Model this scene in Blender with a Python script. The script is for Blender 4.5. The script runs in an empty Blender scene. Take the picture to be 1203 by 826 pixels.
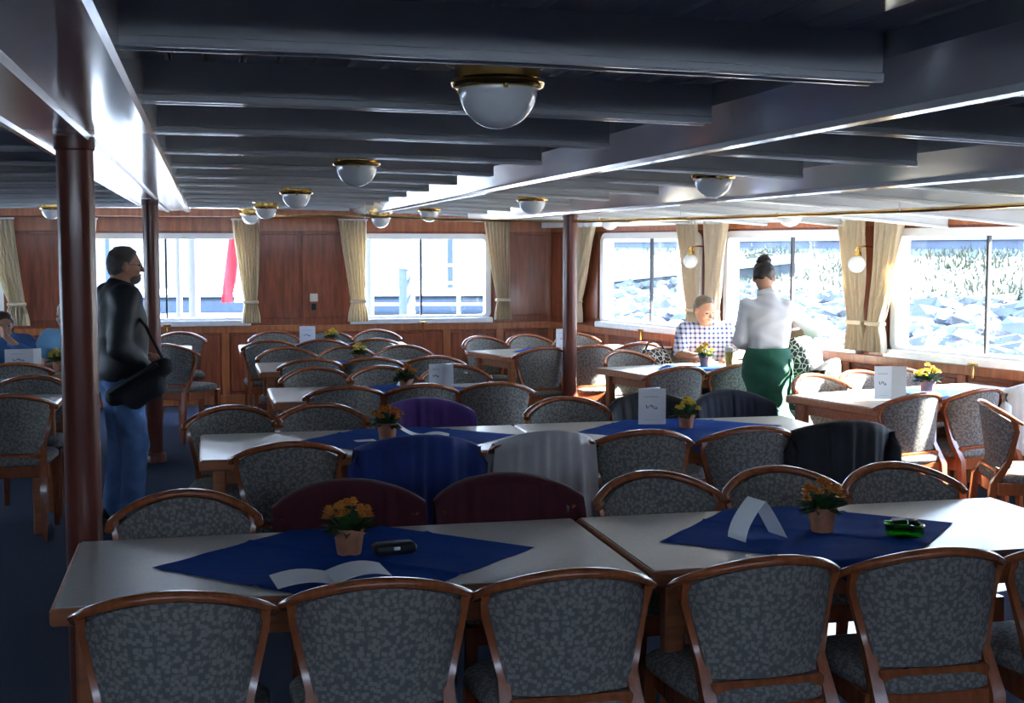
import bpy, math, random
import numpy as np
from mathutils import Vector, Matrix
random.seed(7); np.random.seed(7)
sc = bpy.context.scene
COL = sc.collection
R = math.radians
# ------------------------------------------------------------------ camera, light, exposure
cam = bpy.data.cameras.new('camera'); cam.sensor_width = 36; cam.lens = 36*1550/1203
camo = bpy.data.objects.new('camera', cam); COL.objects.link(camo)
camo.location = (0, 0, 1.7); camo.rotation_euler = (R(90)-math.atan(124.5/1550), 0, R(-13))
sc.camera = camo
sc.view_settings.view_transform = 'Standard'; sc.view_settings.look = 'None'
sc.view_settings.gamma = 1; sc.view_settings.use_curve_mapping = False
sc.view_settings.exposure = 3.15
SUN_EL, SUN_AZ = 28, 6          # elevation; degrees aft of straight out to starboard
w = bpy.data.worlds.new('sky'); sc.world = w; w.use_nodes = True
nt = w.node_tree; nt.nodes.clear()
wo = nt.nodes.new('ShaderNodeOutputWorld'); bg = nt.nodes.new('ShaderNodeBackground')
tcw = nt.nodes.new('ShaderNodeTexCoord'); sepw = nt.nodes.new('ShaderNodeSeparateXYZ'); rw = nt.nodes.new('ShaderNodeValToRGB')
nt.links.new(tcw.outputs['Generated'], sepw.inputs[0]); nt.links.new(sepw.outputs['Z'], rw.inputs[0])
rw.color_ramp.elements[0].color = (.68, .82, 1.0, 1); rw.color_ramp.elements[1].color = (.34, .52, 1.0, 1); rw.color_ramp.elements[1].position = .8
nt.links.new(rw.outputs[0], bg.inputs[0]); bg.inputs[1].default_value = 2.2
nt.links.new(bg.outputs[0], wo.inputs[0])
sl = bpy.data.lights.new('sun', 'SUN'); sl.energy = 20; sl.angle = R(.6); sl.color = (1, .93, .82)
so = bpy.data.objects.new('sun', sl); COL.objects.link(so)
sd = Vector((math.cos(R(SUN_AZ))*math.cos(R(SUN_EL)), math.sin(R(SUN_AZ))*math.cos(R(SUN_EL)), math.sin(R(SUN_EL))))
so.rotation_euler = sd.to_track_quat('Z', 'Y').to_euler(); so.location = sd*40

# ------------------------------------------------------------------ materials
MATS = {}
def mat(name, col, rough=.5, metal=0, spec=.5, coat=0, bump=0, bscale=60, var=0, vscale=8, col2=None, stretch=None, trans=0, ior=1.45, sheen=0):
    m = bpy.data.materials.new(name); m.use_nodes = True; n = m.node_tree; p = n.nodes['Principled BSDF']
    p.inputs['Roughness'].default_value = rough; p.inputs['Metallic'].default_value = metal
    p.inputs['Specular IOR Level'].default_value = spec; p.inputs['Coat Weight'].default_value = coat
    p.inputs['Coat Roughness'].default_value = .12; p.inputs['Transmission Weight'].default_value = trans; p.inputs['IOR'].default_value = ior
    p.inputs['Sheen Weight'].default_value = sheen
    tc = n.nodes.new('ShaderNodeTexCoord'); mp = n.nodes.new('ShaderNodeMapping'); n.links.new(tc.outputs['Object'], mp.inputs[0])
    if stretch: mp.inputs['Scale'].default_value = stretch
    nz = n.nodes.new('ShaderNodeTexNoise'); nz.inputs['Scale'].default_value = vscale; nz.inputs['Detail'].default_value = 5
    n.links.new(mp.outputs[0], nz.inputs['Vector'])
    cr = n.nodes.new('ShaderNodeValToRGB'); c2 = col2 or tuple(max(0, c*(1-var)) for c in col)
    cr.color_ramp.elements[0].position = .35; cr.color_ramp.elements[1].position = .65
    cr.color_ramp.elements[0].color = (*c2, 1); cr.color_ramp.elements[1].color = (*col, 1)
    n.links.new(nz.outputs[0], cr.inputs[0]); n.links.new(cr.outputs[0], p.inputs['Base Color'])
    if bump:
        nb = n.nodes.new('ShaderNodeTexNoise'); nb.inputs['Scale'].default_value = bscale; n.links.new(mp.outputs[0], nb.inputs['Vector'])
        b = n.nodes.new('ShaderNodeBump'); b.inputs['Strength'].default_value = bump; b.inputs['Distance'].default_value = .004
        n.links.new(nb.outputs[0], b.inputs['Height']); n.links.new(b.outputs[0], p.inputs['Normal'])
    MATS[name] = m; return m
M = MATS
mat('paint', (.64, .67, .70), .17, coat=.5, var=.04, vscale=2)
mat('paint_gap', (.10, .11, .13), .6, var=.1)
mat('mahogany', (.30, .078, .032), .32, coat=.35, var=.45, vscale=5, stretch=(6, 6, .7))
mat('mahogany_frame', (.46, .15, .055), .3, coat=.35, var=.35, vscale=5, stretch=(6, 6, .7))
mat('column', (.16, .042, .028), .32, coat=.3, var=.25, vscale=4, stretch=(5, 5, .6))
mat('cherry', (.34, .10, .036), .25, coat=.55, var=.3, vscale=9, stretch=(5, 5, 1))
mat('laminate', (.58, .56, .50), .24, var=.06, vscale=90)
mat('table_wood', (.46, .17, .075), .3, coat=.3, var=.3, vscale=7, stretch=(1, 6, 6))
mat('carpet', (.05, .065, .105), .95, spec=.1, bump=.8, bscale=300, var=.35, vscale=120)
mat('brass', (.75, .48, .16), .14, 1, var=.1)
mat('opal', (.80, .83, .86), .12, coat=.8, var=.02)
mat('globe', (.92, .92, .90), .2, coat=.6, var=.02)
mat('aluminium', (.72, .73, .75), .3, .35, var=.08, vscale=20)
mat('mullion_grey', (.05, .05, .055), .5, var=.1)
mat('window_paint', (.80, .80, .80), .35, var=.04)
mat('curtain', (.84, .73, .56), .85, spec=.15, var=.1, vscale=30, bump=.3, bscale=250)
mat('runner', (.008, .06, .30), .85, spec=.1, bump=.3, bscale=500, var=.15, vscale=20)
mat('paper', (.82, .83, .84), .6, var=.02)
mat('ink', (.03, .03, .05), .7)
mat('terracotta', (.36, .15, .085), .7, var=.25, vscale=25)
mat('leaf', (.035, .10, .025), .55, var=.5, vscale=30)
mat('petal_orange', (.72, .26, .03), .6, var=.35, vscale=40)
mat('petal_yellow', (.80, .58, .06), .6, var=.25, vscale=40)
mat('cloth_red', (.065, .006, .012), .85, bump=.3, bscale=120, var=.25, sheen=.1)
mat('cloth_blue', (.012, .035, .19), .8, bump=.3, bscale=120, var=.2, sheen=.1)
mat('cloth_purple', (.085, .03, .20), .85, bump=.3, bscale=120, var=.25, sheen=.15)
mat('cloth_black', (.012, .013, .018), .75, bump=.3, bscale=120, var=.3)
mat('cloth_navy', (.014, .018, .035), .8, bump=.3, bscale=120, var=.3)
mat('cloth_pale', (.46, .44, .44), .55, bump=.3, bscale=120, var=.12)
mat('cloth_cream', (.60, .57, .53), .75, bump=.3, bscale=120, var=.12)
mat('leather_brown', (.16, .085, .04), .5, bump=.3, bscale=80, var=.3)
mat('skin', (.42, .22, .14), .5, var=.12, vscale=14)
mat('skin_tan', (.40, .20, .13), .5, var=.15, vscale=14)
mat('hair_dark', (.018, .012, .010), .45, bump=.6, bscale=160, stretch=(1, 1, .2))
mat('hair_brown', (.10, .06, .035), .5, bump=.6, bscale=160, var=.3, stretch=(1, 1, .2))
mat('hair_grey', (.14, .12, .11), .5, bump=.6, bscale=160, var=.4)
mat('hair_white', (.70, .68, .64), .5, bump=.6, bscale=160, var=.2)
mat('hair_sandy', (.17, .12, .08), .5, bump=.6, bscale=160, var=.3)
mat('denim', (.10, .20, .42), .85, bump=.4, bscale=300, var=.3, vscale=10)
mat('leather_black', (.014, .017, .022), .55, bump=.3, bscale=25, var=.5)
mat('blouse', (.66, .66, .69), .75, bump=.25, bscale=60, var=.04)
mat('apron_green', (.012, .10, .055), .8, bump=.3, bscale=100, var=.2)
mat('shirt_sky', (.22, .48, .74), .8, var=.12)
mat('shirt_blue', (.06, .15, .36), .8, var=.25)
mat('trouser_dark', (.03, .03, .035), .85, var=.2)
mat('shoe', (.02, .018, .016), .4)
mat('eye', (.02, .015, .012), .2)
mat('lips', (.35, .13, .10), .5)
mat('beer', (.80, .55, .12), .15, var=.1)
mat('foam', (.9, .88, .82), .6)
mat('switch', (.55, .50, .42), .4)
mat('water', (.06, .075, .08), .15, bump=.5, bscale=3, var=.15, vscale=.7)
mat('bank_soil', (.07, .072, .055), .95, var=.3, vscale=1.2, col2=(.09, .09, .078))
mat('rock', (.085, .09, .095), .85, bump=.5, bscale=9, var=.35, vscale=2)
mat('grass_dry', (.075, .08, .042), .9, var=.4, vscale=3)
mat('far_trees', (.030, .036, .045), .95, var=.5, vscale=.15)
mat('mahogany_dark', (.10, .03, .014), .6, var=.4, stretch=(6, 6, .7))  # unseen fore walls, darkened to cut bounce light onto the near chair backs
mat('post_grey', (.09, .095, .10), .6)
mat('concrete', (.26, .27, .28), .85, var=.12, vscale=2)
mat('quay_wall', (.07, .085, .115), .85, var=.2, vscale=1)
mat('dark_wall', (.03, .042, .05), .85, var=.3, vscale=1)
mat('white_hull', (.42, .44, .46), .4, var=.03)
mat('pontoon', (.06, .08, .11), .7, var=.15)
mat('flag_red', (.30, .012, .02), .7, var=.05)
mat('far_building', (.08, .095, .13), .9, var=.15)
mat('orange_board', (.30, .12, .04), .6)
mat('tarmac', (.62, .64, .66), .9, var=.08)

def translucent(name, f):
    n = MATS[name].node_tree; p = n.nodes['Principled BSDF']; o = n.nodes['Material Output']; t = n.nodes.new('ShaderNodeBsdfTranslucent'); mx = n.nodes.new('ShaderNodeMixShader'); mx.inputs[0].default_value = f
    t.inputs[0].default_value = (.85, .74, .52, 1); n.links.new(p.outputs[0], mx.inputs[1]); n.links.new(t.outputs[0], mx.inputs[2]); n.links.new(mx.outputs[0], o.inputs[0])
translucent('curtain', .35)
def fabric():
    m = mat('chair_fabric', (.36, .38, .36), .9, spec=.15, bump=.4, bscale=220)
    n = m.node_tree; p = n.nodes['Principled BSDF']
    tc = n.nodes.new('ShaderNodeTexCoord')
    v = n.nodes.new('ShaderNodeTexVoronoi'); v.inputs['Scale'].default_value = 75; v.distance = 'CHEBYCHEV'; n.links.new(tc.outputs['Object'], v.inputs['Vector'])
    cr = n.nodes.new('ShaderNodeValToRGB'); n.links.new(v.outputs['Distance'], cr.inputs[0])
    cr.color_ramp.elements[0].position = .30; cr.color_ramp.elements[1].position = .50
    cr.color_ramp.elements[0].color = (.255, .24, .215, 1); cr.color_ramp.elements[1].color = (.135, .135, .13, 1)
    n.links.new(cr.outputs[0], p.inputs['Base Color'])
fabric()
def grid_mat(name, base, line, s):
    m = mat(name, base, .8); n = m.node_tree; p = n.nodes['Principled BSDF']
    tc = n.nodes.new('ShaderNodeTexCoord'); sx = n.nodes.new('ShaderNodeSeparateXYZ'); n.links.new(tc.outputs['Object'], sx.inputs[0])
    outs = []
    for k, ax in enumerate(('X', 'Y', 'Z')):
        a = n.nodes.new('ShaderNodeMath'); a.operation = 'MULTIPLY'; a.inputs[1].default_value = s; n.links.new(sx.outputs[ax], a.inputs[0])
        b = n.nodes.new('ShaderNodeMath'); b.operation = 'FRACT'; n.links.new(a.outputs[0], b.inputs[0])
        c = n.nodes.new('ShaderNodeMath'); c.operation = 'LESS_THAN'; c.inputs[1].default_value = .42; n.links.new(b.outputs[0], c.inputs[0]); outs.append(c)
    add = n.nodes.new('ShaderNodeMath'); add.operation = 'ADD'; n.links.new(outs[0].outputs[0], add.inputs[0]); n.links.new(outs[2].outputs[0], add.inputs[1])
    dv = n.nodes.new('ShaderNodeMath'); dv.operation = 'DIVIDE'; dv.inputs[1].default_value = 2; n.links.new(add.outputs[0], dv.inputs[0])
    cr = n.nodes.new('ShaderNodeValToRGB'); cr.color_ramp.elements[0].color = (*base, 1); cr.color_ramp.elements[1].color = (*line, 1)
    n.links.new(dv.outputs[0], cr.inputs[0]); n.links.new(cr.outputs[0], p.inputs['Base Color'])
grid_mat('plaid', (.66, .70, .80), (.03, .06, .22), 26)
def leafprint():
    m = mat('leaf_print', (.1, .1, .1), .8); n = m.node_tree; p = n.nodes['Principled BSDF']
    tc = n.nodes.new('ShaderNodeTexCoord'); v = n.nodes.new('ShaderNodeTexVoronoi'); v.feature = 'DISTANCE_TO_EDGE'; v.inputs['Scale'].default_value = 24
    n.links.new(tc.outputs['Object'], v.inputs['Vector']); cr = n.nodes.new('ShaderNodeValToRGB'); n.links.new(v.outputs['Distance'], cr.inputs[0])
    cr.color_ramp.elements[0].position = .03; cr.color_ramp.elements[1].position = .07
    cr.color_ramp.elements[0].color = (.75, .70, .58, 1); cr.color_ramp.elements[1].color = (.025, .03, .03, 1)
    n.links.new(cr.outputs[0], p.inputs['Base Color'])
leafprint()
def glass_mat(name, tint, refl=1.0):
    m = bpy.data.materials.new(name); m.use_nodes = True; n = m.node_tree; n.nodes.clear()
    o = n.nodes.new('ShaderNodeOutputMaterial'); t = n.nodes.new('ShaderNodeBsdfTransparent'); g = n.nodes.new('ShaderNodeBsdfGlossy')
    t.inputs[0].default_value = (*tint, 1); g.inputs['Roughness'].default_value = .02
    lw = n.nodes.new('ShaderNodeLayerWeight'); lw.inputs[0].default_value = .5; mx = n.nodes.new('ShaderNodeMixShader')
    pw = n.nodes.new('ShaderNodeMath'); pw.operation = 'POWER'; pw.inputs[1].default_value = 5; n.links.new(lw.outputs['Facing'], pw.inputs[0])
    mu = n.nodes.new('ShaderNodeMath'); mu.operation = 'MULTIPLY_ADD'; mu.inputs[1].default_value = .8*refl; mu.inputs[2].default_value = .035*refl
    n.links.new(pw.outputs[0], mu.inputs[0]); n.links.new(mu.outputs[0], mx.inputs[0]); n.links.new(t.outputs[0], mx.inputs[1]); n.links.new(g.outputs[0], mx.inputs[2])
    n.links.new(mx.outputs[0], o.inputs[0]); MATS[name] = m
glass_mat('window_glass', (.93, .96, .97)); glass_mat('green_glass', (.10, .38, .07), 1.6); glass_mat('clear_glass', (.9, .92, .92), 1.4)

# ------------------------------------------------------------------ mesh helpers
class MB:
    def __init__(s): s.v = []; s.f = []; s.mi = []; s.cur = 0
    def add(s, vs, fs):
        o = len(s.v); s.v += [tuple(p) for p in vs]
        for f in fs: s.f.append(tuple(i+o for i in f)); s.mi.append(s.cur)
        return s
    def box(s, c, d, rz=0, taper=1):
        cx, cy, cz = c; a, b, h = d[0]/2, d[1]/2, d[2]/2; cr, sr = math.cos(rz), math.sin(rz); vs = []
        for z, t in ((-h, taper), (h, 1)):
            for x, y in ((-a*t, -b*t), (a*t, -b*t), (a*t, b*t), (-a*t, b*t)): vs.append((cx+x*cr-y*sr, cy+x*sr+y*cr, cz+z))
        return s.add(vs, [(3, 2, 1, 0), (4, 5, 6, 7), (0, 1, 5, 4), (1, 2, 6, 5), (2, 3, 7, 6), (3, 0, 4, 7)])
    def cbox(s, c, d, ch=.004, rz=0):
        """box with chamfered vertical and top/bottom edges"""
        cx, cy, cz = c; a, b, h = d[0]/2, d[1]/2, d[2]/2; cr, sr = math.cos(rz), math.sin(rz); vs = []
        for z, i in ((-h, ch), (-h+ch, 0), (h-ch, 0), (h, ch)):
            A, B = a-i, b-i; e = ch
            for x, y in ((-A+e, -B), (A-e, -B), (A, -B+e), (A, B-e), (A-e, B), (-A+e, B), (-A, B-e), (-A, -B+e)):
                vs.append((cx+x*cr-y*sr, cy+x*sr+y*cr, cz+z))
        fs = [tuple(range(7, -1, -1)), tuple(range(24, 32))]
        for k in range(3):
            for i in range(8): j = (i+1) % 8; fs.append((k*8+i, k*8+j, k*8+8+j, k*8+8+i))
        return s.add(vs, fs)
    def sweep(s, prof, path, up=None, closed=False, scales=None, caps=True, normals=None):
        """prof: list of (a,b) in the (side, up) frame, carried along path"""
        P = [Vector(p) for p in path]; n = len(P); m = len(prof); vs = []
        for i, p in enumerate(P):
            if closed: t = P[(i+1) % n]-P[(i-1) % n]
            else: t = P[min(i+1, n-1)]-P[max(i-1, 0)]
            t.normalize(); u = Vector(normals[i]) if normals else Vector(up or (0, 0, 1))
            if abs(t.dot(u)) > .98: u = Vector((0, 1, 0))
            sd = t.cross(u).normalized(); uu = sd.cross(t).normalized(); k = scales[i] if scales else 1
            for a, b in prof: vs.append(p+sd*a*k+uu*b*k)
        fs = []
        for i in range(n if closed else n-1):
            j = (i+1) % n
            for q in range(m): r = (q+1) % m; fs.append((i*m+q, i*m+r, j*m+r, j*m+q))
        if caps and not closed: fs += [tuple(range(m-1, -1, -1)), tuple(range((n-1)*m, n*m))]
        return s.add(vs, fs)
    def tube(s, path, r, n=8, **k):
        rs = r if isinstance(r, (list, tuple)) else [r]*len(path)
        return s.sweep([(math.cos(2*math.pi*q/n), math.sin(2*math.pi*q/n)) for q in range(n)], path, scales=rs, **k)
    def lathe(s, prof, n=24, c=(0, 0, 0), wob=None):
        vs = []; m = len(prof)
        for i in range(n):
            a = 2*math.pi*i/n
            for r, z in prof: vs.append((c[0]+r*math.cos(a), c[1]+r*math.sin(a), c[2]+z))
        return s.add(vs, [(i*m+q, ((i+1) % n)*m+q, ((i+1) % n)*m+q+1, i*m+q+1) for i in range(n) for q in range(m-1)])
    def grid(s, rows, closed_u=False):
        m = len(rows[0]); vs = [p for r in rows for p in r]; fs = []
        for i in range(len(rows)-1):
            for j in range(m if closed_u else m-1): k = (j+1) % m; fs.append((i*m+j, i*m+k, (i+1)*m+k, (i+1)*m+j))
        return s.add(vs, fs)
    def mesh(s, name, mats, smooth=True, ang=40):
        me = bpy.data.meshes.new(name); me.from_pydata(s.v, [], s.f)
        for m in (mats if isinstance(mats, (list, tuple)) else [mats]): me.materials.append(MATS[m])
        if any(s.mi): me.polygons.foreach_set('material_index', s.mi)
        if smooth:
            me.shade_smooth(); me.set_sharp_from_angle(angle=R(ang))
        me.update(); return me
    def build(s, name, mats, parent=None, smooth=True, ang=40): return link(name, s.mesh(name, mats, smooth, ang), parent)
def link(name, me, parent=None, loc=None, rz=None):
    o = bpy.data.objects.new(name, me); COL.objects.link(o)
    if parent: o.parent = parent
    if loc: o.location = loc
    if rz is not None: o.rotation_euler = (0, 0, rz)
    return o
def tag(o, label=None, cat=None, group=None, kind=None):
    for k, v in (('label', label), ('category', cat), ('group', group), ('kind', kind)):
        if v: o[k] = v
    return o
def thing(name, label, cat, loc=(0, 0, 0), rz=0, group=None):
    return tag(link(name, None, None, loc, rz), label, cat, group)
def copy_tree(o, parent=None):
    c = o.copy(); COL.objects.link(c)
    if parent: c.parent = parent
    for ch in o.children: copy_tree(ch, c)
    return c
def solid(rows, th, mb):
    """closed shell from a grid of points, thickness along the grid normal"""
    A = np.array(rows, float); du = np.gradient(A, axis=1); dv = np.gradient(A, axis=0); N = np.cross(du, dv)
    N /= np.linalg.norm(N, axis=2, keepdims=True)+1e-9; B = A-N*th; n, m = A.shape[:2]
    vs = list(map(tuple, A.reshape(-1, 3)))+list(map(tuple, B.reshape(-1, 3))); fs = []; o = n*m
    for i in range(n-1):
        for j in range(m-1):
            a, b, c, d = i*m+j, i*m+j+1, (i+1)*m+j+1, (i+1)*m+j; fs += [(a, b, c, d), (o+d, o+c, o+b, o+a)]
    rim = [(0, j) for j in range(m)]+[(i, m-1) for i in range(1, n)]+[(n-1, j) for j in range(m-2, -1, -1)]+[(i, 0) for i in range(n-2, 0, -1)]
    for k in range(len(rim)):
        (i, j), (p, q) = rim[k], rim[(k+1) % len(rim)]; a, b = i*m+j, p*m+q; fs.append((b, a, o+a, o+b))
    mb.add(vs, fs)

# ------------------------------------------------------------------ hull plan and ceiling height
CX = -.42
def zc(x): return 2.19-.008*(x-CX)**2
W0 = Vector((3.78, 14.4, 0)); UV = Vector((.2516, -.9678, 0)); W1 = W0+UV*7.3; W2 = Vector((5.95, 2.8, 0)); W3 = Vector((6.0, -1.6, 0))
def hull_x(y):
    pts = [W0, W1, W2, W3]
    for a, b in zip(pts, pts[1:]):
        if b.y <= y <= a.y: return a.x+(b.x-a.x)*(a.y-y)/(a.y-b.y)
    return W0.x if y > 14.4 else W3.x
# floor
fl = MB(); n = 24
ys = [-1.6+16.15*i/n for i in range(n+1)]
fl.grid([[(2*CX-hull_x(min(y, 14.4))-.15, y, 0), (hull_x(min(y, 14.4))+.15, y, 0)] for y in ys])
fl.grid([[(hull_x(min(y, 14.4))+.15, y, -.12), (2*CX-hull_x(min(y, 14.4))-.15, y, -.12)] for y in ys])
tag(fl.build('floor', 'carpet', smooth=False), kind='structure')
# ceiling: deck slab, tongue-and-groove planks, beams, girders
slab = MB(); xs = [CX+(-6.6+13.2*i/40) for i in range(41)]
ysl = [14.55, 12, 10, 8, 7.335, 5, 2.8, -1.62]
def slab_row(y, dz): h_ = hull_x(max(-1.6, min(y, 14.4)))+.12-CX; return [(CX+h_*(-1+2*i/40), y, zc(CX+h_*(-1+2*i/40))+dz) for i in range(41)]
slab.grid([slab_row(y, .035)[::-1] for y in ysl]); slab.grid([slab_row(y, .09) for y in ysl])
for y in (ysl[0], ysl[-1]): slab.add([p for q in zip(slab_row(y, .035), slab_row(y, .09)) for p in q], [(2*i, 2*i+1, 2*i+3, 2*i+2) for i in range(40)])
for e_ in (0, 40): slab.add([p for y in ysl for p in (slab_row(y, .035)[e_], slab_row(y, .09)[e_])], [(2*i, 2*i+1, 2*i+3, 2*i+2) for i in range(len(ysl)-1)])
ceil = tag(slab.build('ceiling', 'paint_gap', smooth=False), kind='structure')
PW = .095
pk = MB()
pk.add([(-PW/2+.0005, 0, .03), (-PW/2+.003, 0, .012), (-PW/2+.010, 0, 0), (PW/2-.010, 0, 0), (PW/2-.003, 0, .012), (PW/2-.0005, 0, .03)]+
       [(-PW/2+.0005, 1, .03), (-PW/2+.003, 1, .012), (-PW/2+.010, 1, 0), (PW/2-.010, 1, 0), (PW/2-.003, 1, .012), (PW/2-.0005, 1, .03)],
       [(0, 1, 7, 6), (1, 2, 8, 7), (2, 3, 9, 8), (3, 4, 10, 9), (4, 5, 11, 10), (5, 0, 6, 11), (5, 4, 3, 2, 1, 0), (6, 7, 8, 9, 10, 11)])
pkm = pk.mesh('plank', 'paint', smooth=False)
k = -64
while k <= 64:
    x = CX+k*PW; ax = abs(x-CX)+CX
    # aft end of each plank follows the hull plan
    y1 = 14.5
    while y1 > 2 and hull_x(min(y1, 14.4))+.12 < ax: y1 -= .1
    o = link('plank', pkm, ceil, (x, -1.65, zc(x))); o.scale = (1, y1+1.65, 1)
    o.rotation_euler = (0, math.atan(.016*(x-CX)), 0); k += 1
def beam(x0, x1, y):
    m = MB(); n = max(2, int((x1-x0)/.5)+1); path = [(x0+(x1-x0)*i/n, y, zc(x0+(x1-x0)*i/n)) for i in range(n+1)]
    # deep web, flange with two rounded lips below
    m.sweep([(-.030, .0), (-.030, -.088), (-.038, -.091), (-.038, -.104), (-.033, -.110), (-.026, -.110), (-.021, -.105), (.021, -.105), (.026, -.110), (.033, -.110), (.038, -.104), (.038, -.091), (.030, -.088), (.030, 0)], path)
    return m.build('beam', 'paint', ceil, ang=30)
for i in range(16):
    y = -1.32+i*1.0
    if y > 14.2: break
    hx = hull_x(y)-.02; pts = [(-.17, 1.44), (1.66, 2.68), (2.98, hx)]
    for a, b in pts:
        if b > a+.2: beam(a, b, y)
    for a, b in ((-2.28, -.59), (-3.52, -2.50), (2*CX-hx, -3.82)):
        if b > a+.2: beam(a, b, y)
def girder(prof, y0=-1.6, y1=14.38): # prof: (x, dz below deck)
    m = MB(); m.sweep([(-(x), z) for x, z in prof], [(0, y1, 0), (0, y0, 0)]); return m.build('girder', 'paint', ceil, ang=25)
zA = zc(CX)
girder([(-.60, zA+.02), (-.60, zA-.125), (-.585, zA-.138), (-.565, zA-.138), (-.555, zA-.128), (-.405, zA-.128), (-.398, zA-.146), (-.372, zA-.146), (-.365, zA-.128), (-.215, zA-.128), (-.205, zA-.146), (-.165, zA-.146), (-.155, zA-.135), (-.155, zA+.02)])
def sgird(xl, xr, s=1):
    z1 = zc(xl); z2 = zc(xr)-.125
    pr = [(xl, z1+.02), (xl, z1-.055), (xl+.17*s, z2), (xl+.175*s, z2-.016), (xr-.01*s, z2-.016), (xr, z2-.006), (xr, z1+.02)]
    if s < 0: pr = [(x, z) for x, z in reversed(pr)]
    girder(pr)
sgird(1.45, 1.68); sgird(2.70, 3.00); sgird(2*CX-1.45, 2*CX-1.68, -1); sgird(2*CX-2.70, 2*CX-3.0, -1)
# ------------------------------------------------------------------ walls
wc = [0]
def wall_run(name, P, u, L, wins, zsill=.90, zhead=1.80, outward=1, th=.12, detail=True):
    """u runs along the wall, outward normal = (u.y,-u.x)*outward ; wins = [(t0,t1)]"""
    u = Vector(u).normalized(); nrm = Vector((u.y, -u.x, 0))*outward; rz = math.atan2(u.y, u.x)
    def pt(t, d=0, z=0): return P+u*t+nrm*d+Vector((0, 0, z))
    def bx(mb, t0, t1, z0, z1, d0, d1, ch=None):
        c = pt((t0+t1)/2, (d0+d1)/2, (z0+z1)/2); dim = (abs(t1-t0), abs(d1-d0), z1-z0)
        mb.cbox(c, dim, ch, rz) if ch else mb.box(c, dim, rz)
    top = max(zc(pt(0).x), zc(pt(L).x))+.03
    wb = MB(); e = [0]+[q for w_ in wins for q in w_]+[L]
    if wins:
        bx(wb, 0, L, 0, zsill, 0, th); bx(wb, 0, L, zhead, top, 0, th)
        for i in range(0, len(e), 2): bx(wb, e[i], e[i+1], zsill, zhead, 0, th)
    else: bx(wb, 0, L, 0, top, 0, th)
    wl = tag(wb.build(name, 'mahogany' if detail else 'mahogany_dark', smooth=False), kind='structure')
    if not detail: return wl, pt, rz, nrm
    # lower wainscot: plinth, rail, stiles and raised panels
    m = MB(); bx(m, 0, L, 0, .10, -.022, 0, .004); m.build('plinth', 'mahogany_frame', wl, ang=30)
    m = MB(); bx(m, 0, L, zsill-.13, zsill-.055, -.028, 0, .005); m.build('dado_rail', 'mahogany_frame', wl, ang=30)
    npan = max(1, round(L/.62)); pw = L/npan
    for i in range(npan+1):
        m = MB(); a, b = max(0, i*pw-.04), min(L, i*pw+.04); bx(m, a, b, .10, zsill-.13, -.018, 0, .003); m.build('stile', 'mahogany_frame', wl, ang=30)
    for i in range(npan):
        m = MB(); bx(m, i*pw+.055, (i+1)*pw-.055, .13, zsill-.16, -.012, 0, .006); m.build('panel', 'mahogany', wl, ang=30)
    # header board
    m = MB(); bx(m, 0, L, zhead+.05, min(1.995, top), -.016, 0, .004); m.build('header_board', 'mahogany_frame', wl, ang=30)
    # pier panels
    for i in range(0, len(e), 2):
        a, b = e[i]+.05, e[i+1]-.05
        if b-a > .12:
            k = max(1, round((b-a)/.5)); q = (b-a)/k
            for j in range(k):
                m = MB(); bx(m, a+j*q+.02, a+(j+1)*q-.02, zsill+.02, zhead+.02, -.014, 0, .005); m.build('panel', 'mahogany', wl, ang=30)
    for (a, b) in wins:
        wc[0] += 1; wn = tag(link('window_%d' % wc[0], None), kind='structure')
        # frame swept round a rounded rectangle
        r = .07; path = []
        for (ct, cz, a0) in ((b-r, zhead-r, 0), (a+r, zhead-r, 90), (a+r, zsill+r, 180), (b-r, zsill+r, 270)):
            for s_ in range(6):
                an = R(a0+s_*18); path.append(pt(ct+r*math.cos(an), .02, cz+r*math.sin(an)))
        m = MB(); m.sweep([(-.030, -.10), (.030, -.10), (.030, .034), (-.030, .034)], path, closed=True, normals=[-nrm]*len(path)); 
        m.build('window_frame', 'window_paint', wn, ang=30)
        # spandrels close the square corners of the opening
        m = MB()
        for (ct, cz, a0, kx, kz) in ((b-r, zhead-r, 0, b, zhead), (a+r, zhead-r, 90, a, zhead), (a+r, zsill+r, 180, a, zsill), (b-r, zsill+r, 270, b, zsill)):
            arc = [(ct+r*math.cos(R(a0+s_*18)), cz+r*math.sin(R(a0+s_*18))) for s_ in range(6)]
            pl = [(kx, kz)]+arc; vs = [pt(t_, .0, z_) for t_, z_ in pl]+[pt(t_, .05, z_) for t_, z_ in pl]; q = len(pl)
            m.add(vs, [tuple(range(q)), tuple(range(2*q-1, q-1, -1))]+[(i_, i_+q, (i_+1) % q+q, (i_+1) % q) for i_ in range(q)])
        m.build('corner_piece', 'window_paint', wn, smooth=False)
        mid = (a+b)/2
        m = MB(); bx(m, mid-.011, mid+.011, zsill+.02, zhead-.02, .02, .055, .003); m.build('mullion', 'mullion_grey', wn, ang=30)
        for (p0, p1) in ((a+.01, mid-.011), (mid+.011, b-.01)):
            m = MB(); bx(m, p0, p1, zsill+.01, zhead-.01, .036, .040); m.build('pane', 'window_glass', wn, smooth=False)
        m = MB(); bx(m, a-.04, b+.04, zsill-.055, zsill+.005, -.075, 0, .006); m.build('sill', 'aluminium', wn, ang=30)
        m = MB(); bx(m, mid-.012, mid+.012, zsill-.14, zsill-.035, -.095, -.076, .004); bx(m, mid-.04, mid+.04, zsill-.05, zsill-.03, -.10, -.078, .004); m.build('latch', 'brass', wn, ang=30)
    return wl, pt, rz, nrm
BW = W0.x-CX
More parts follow.
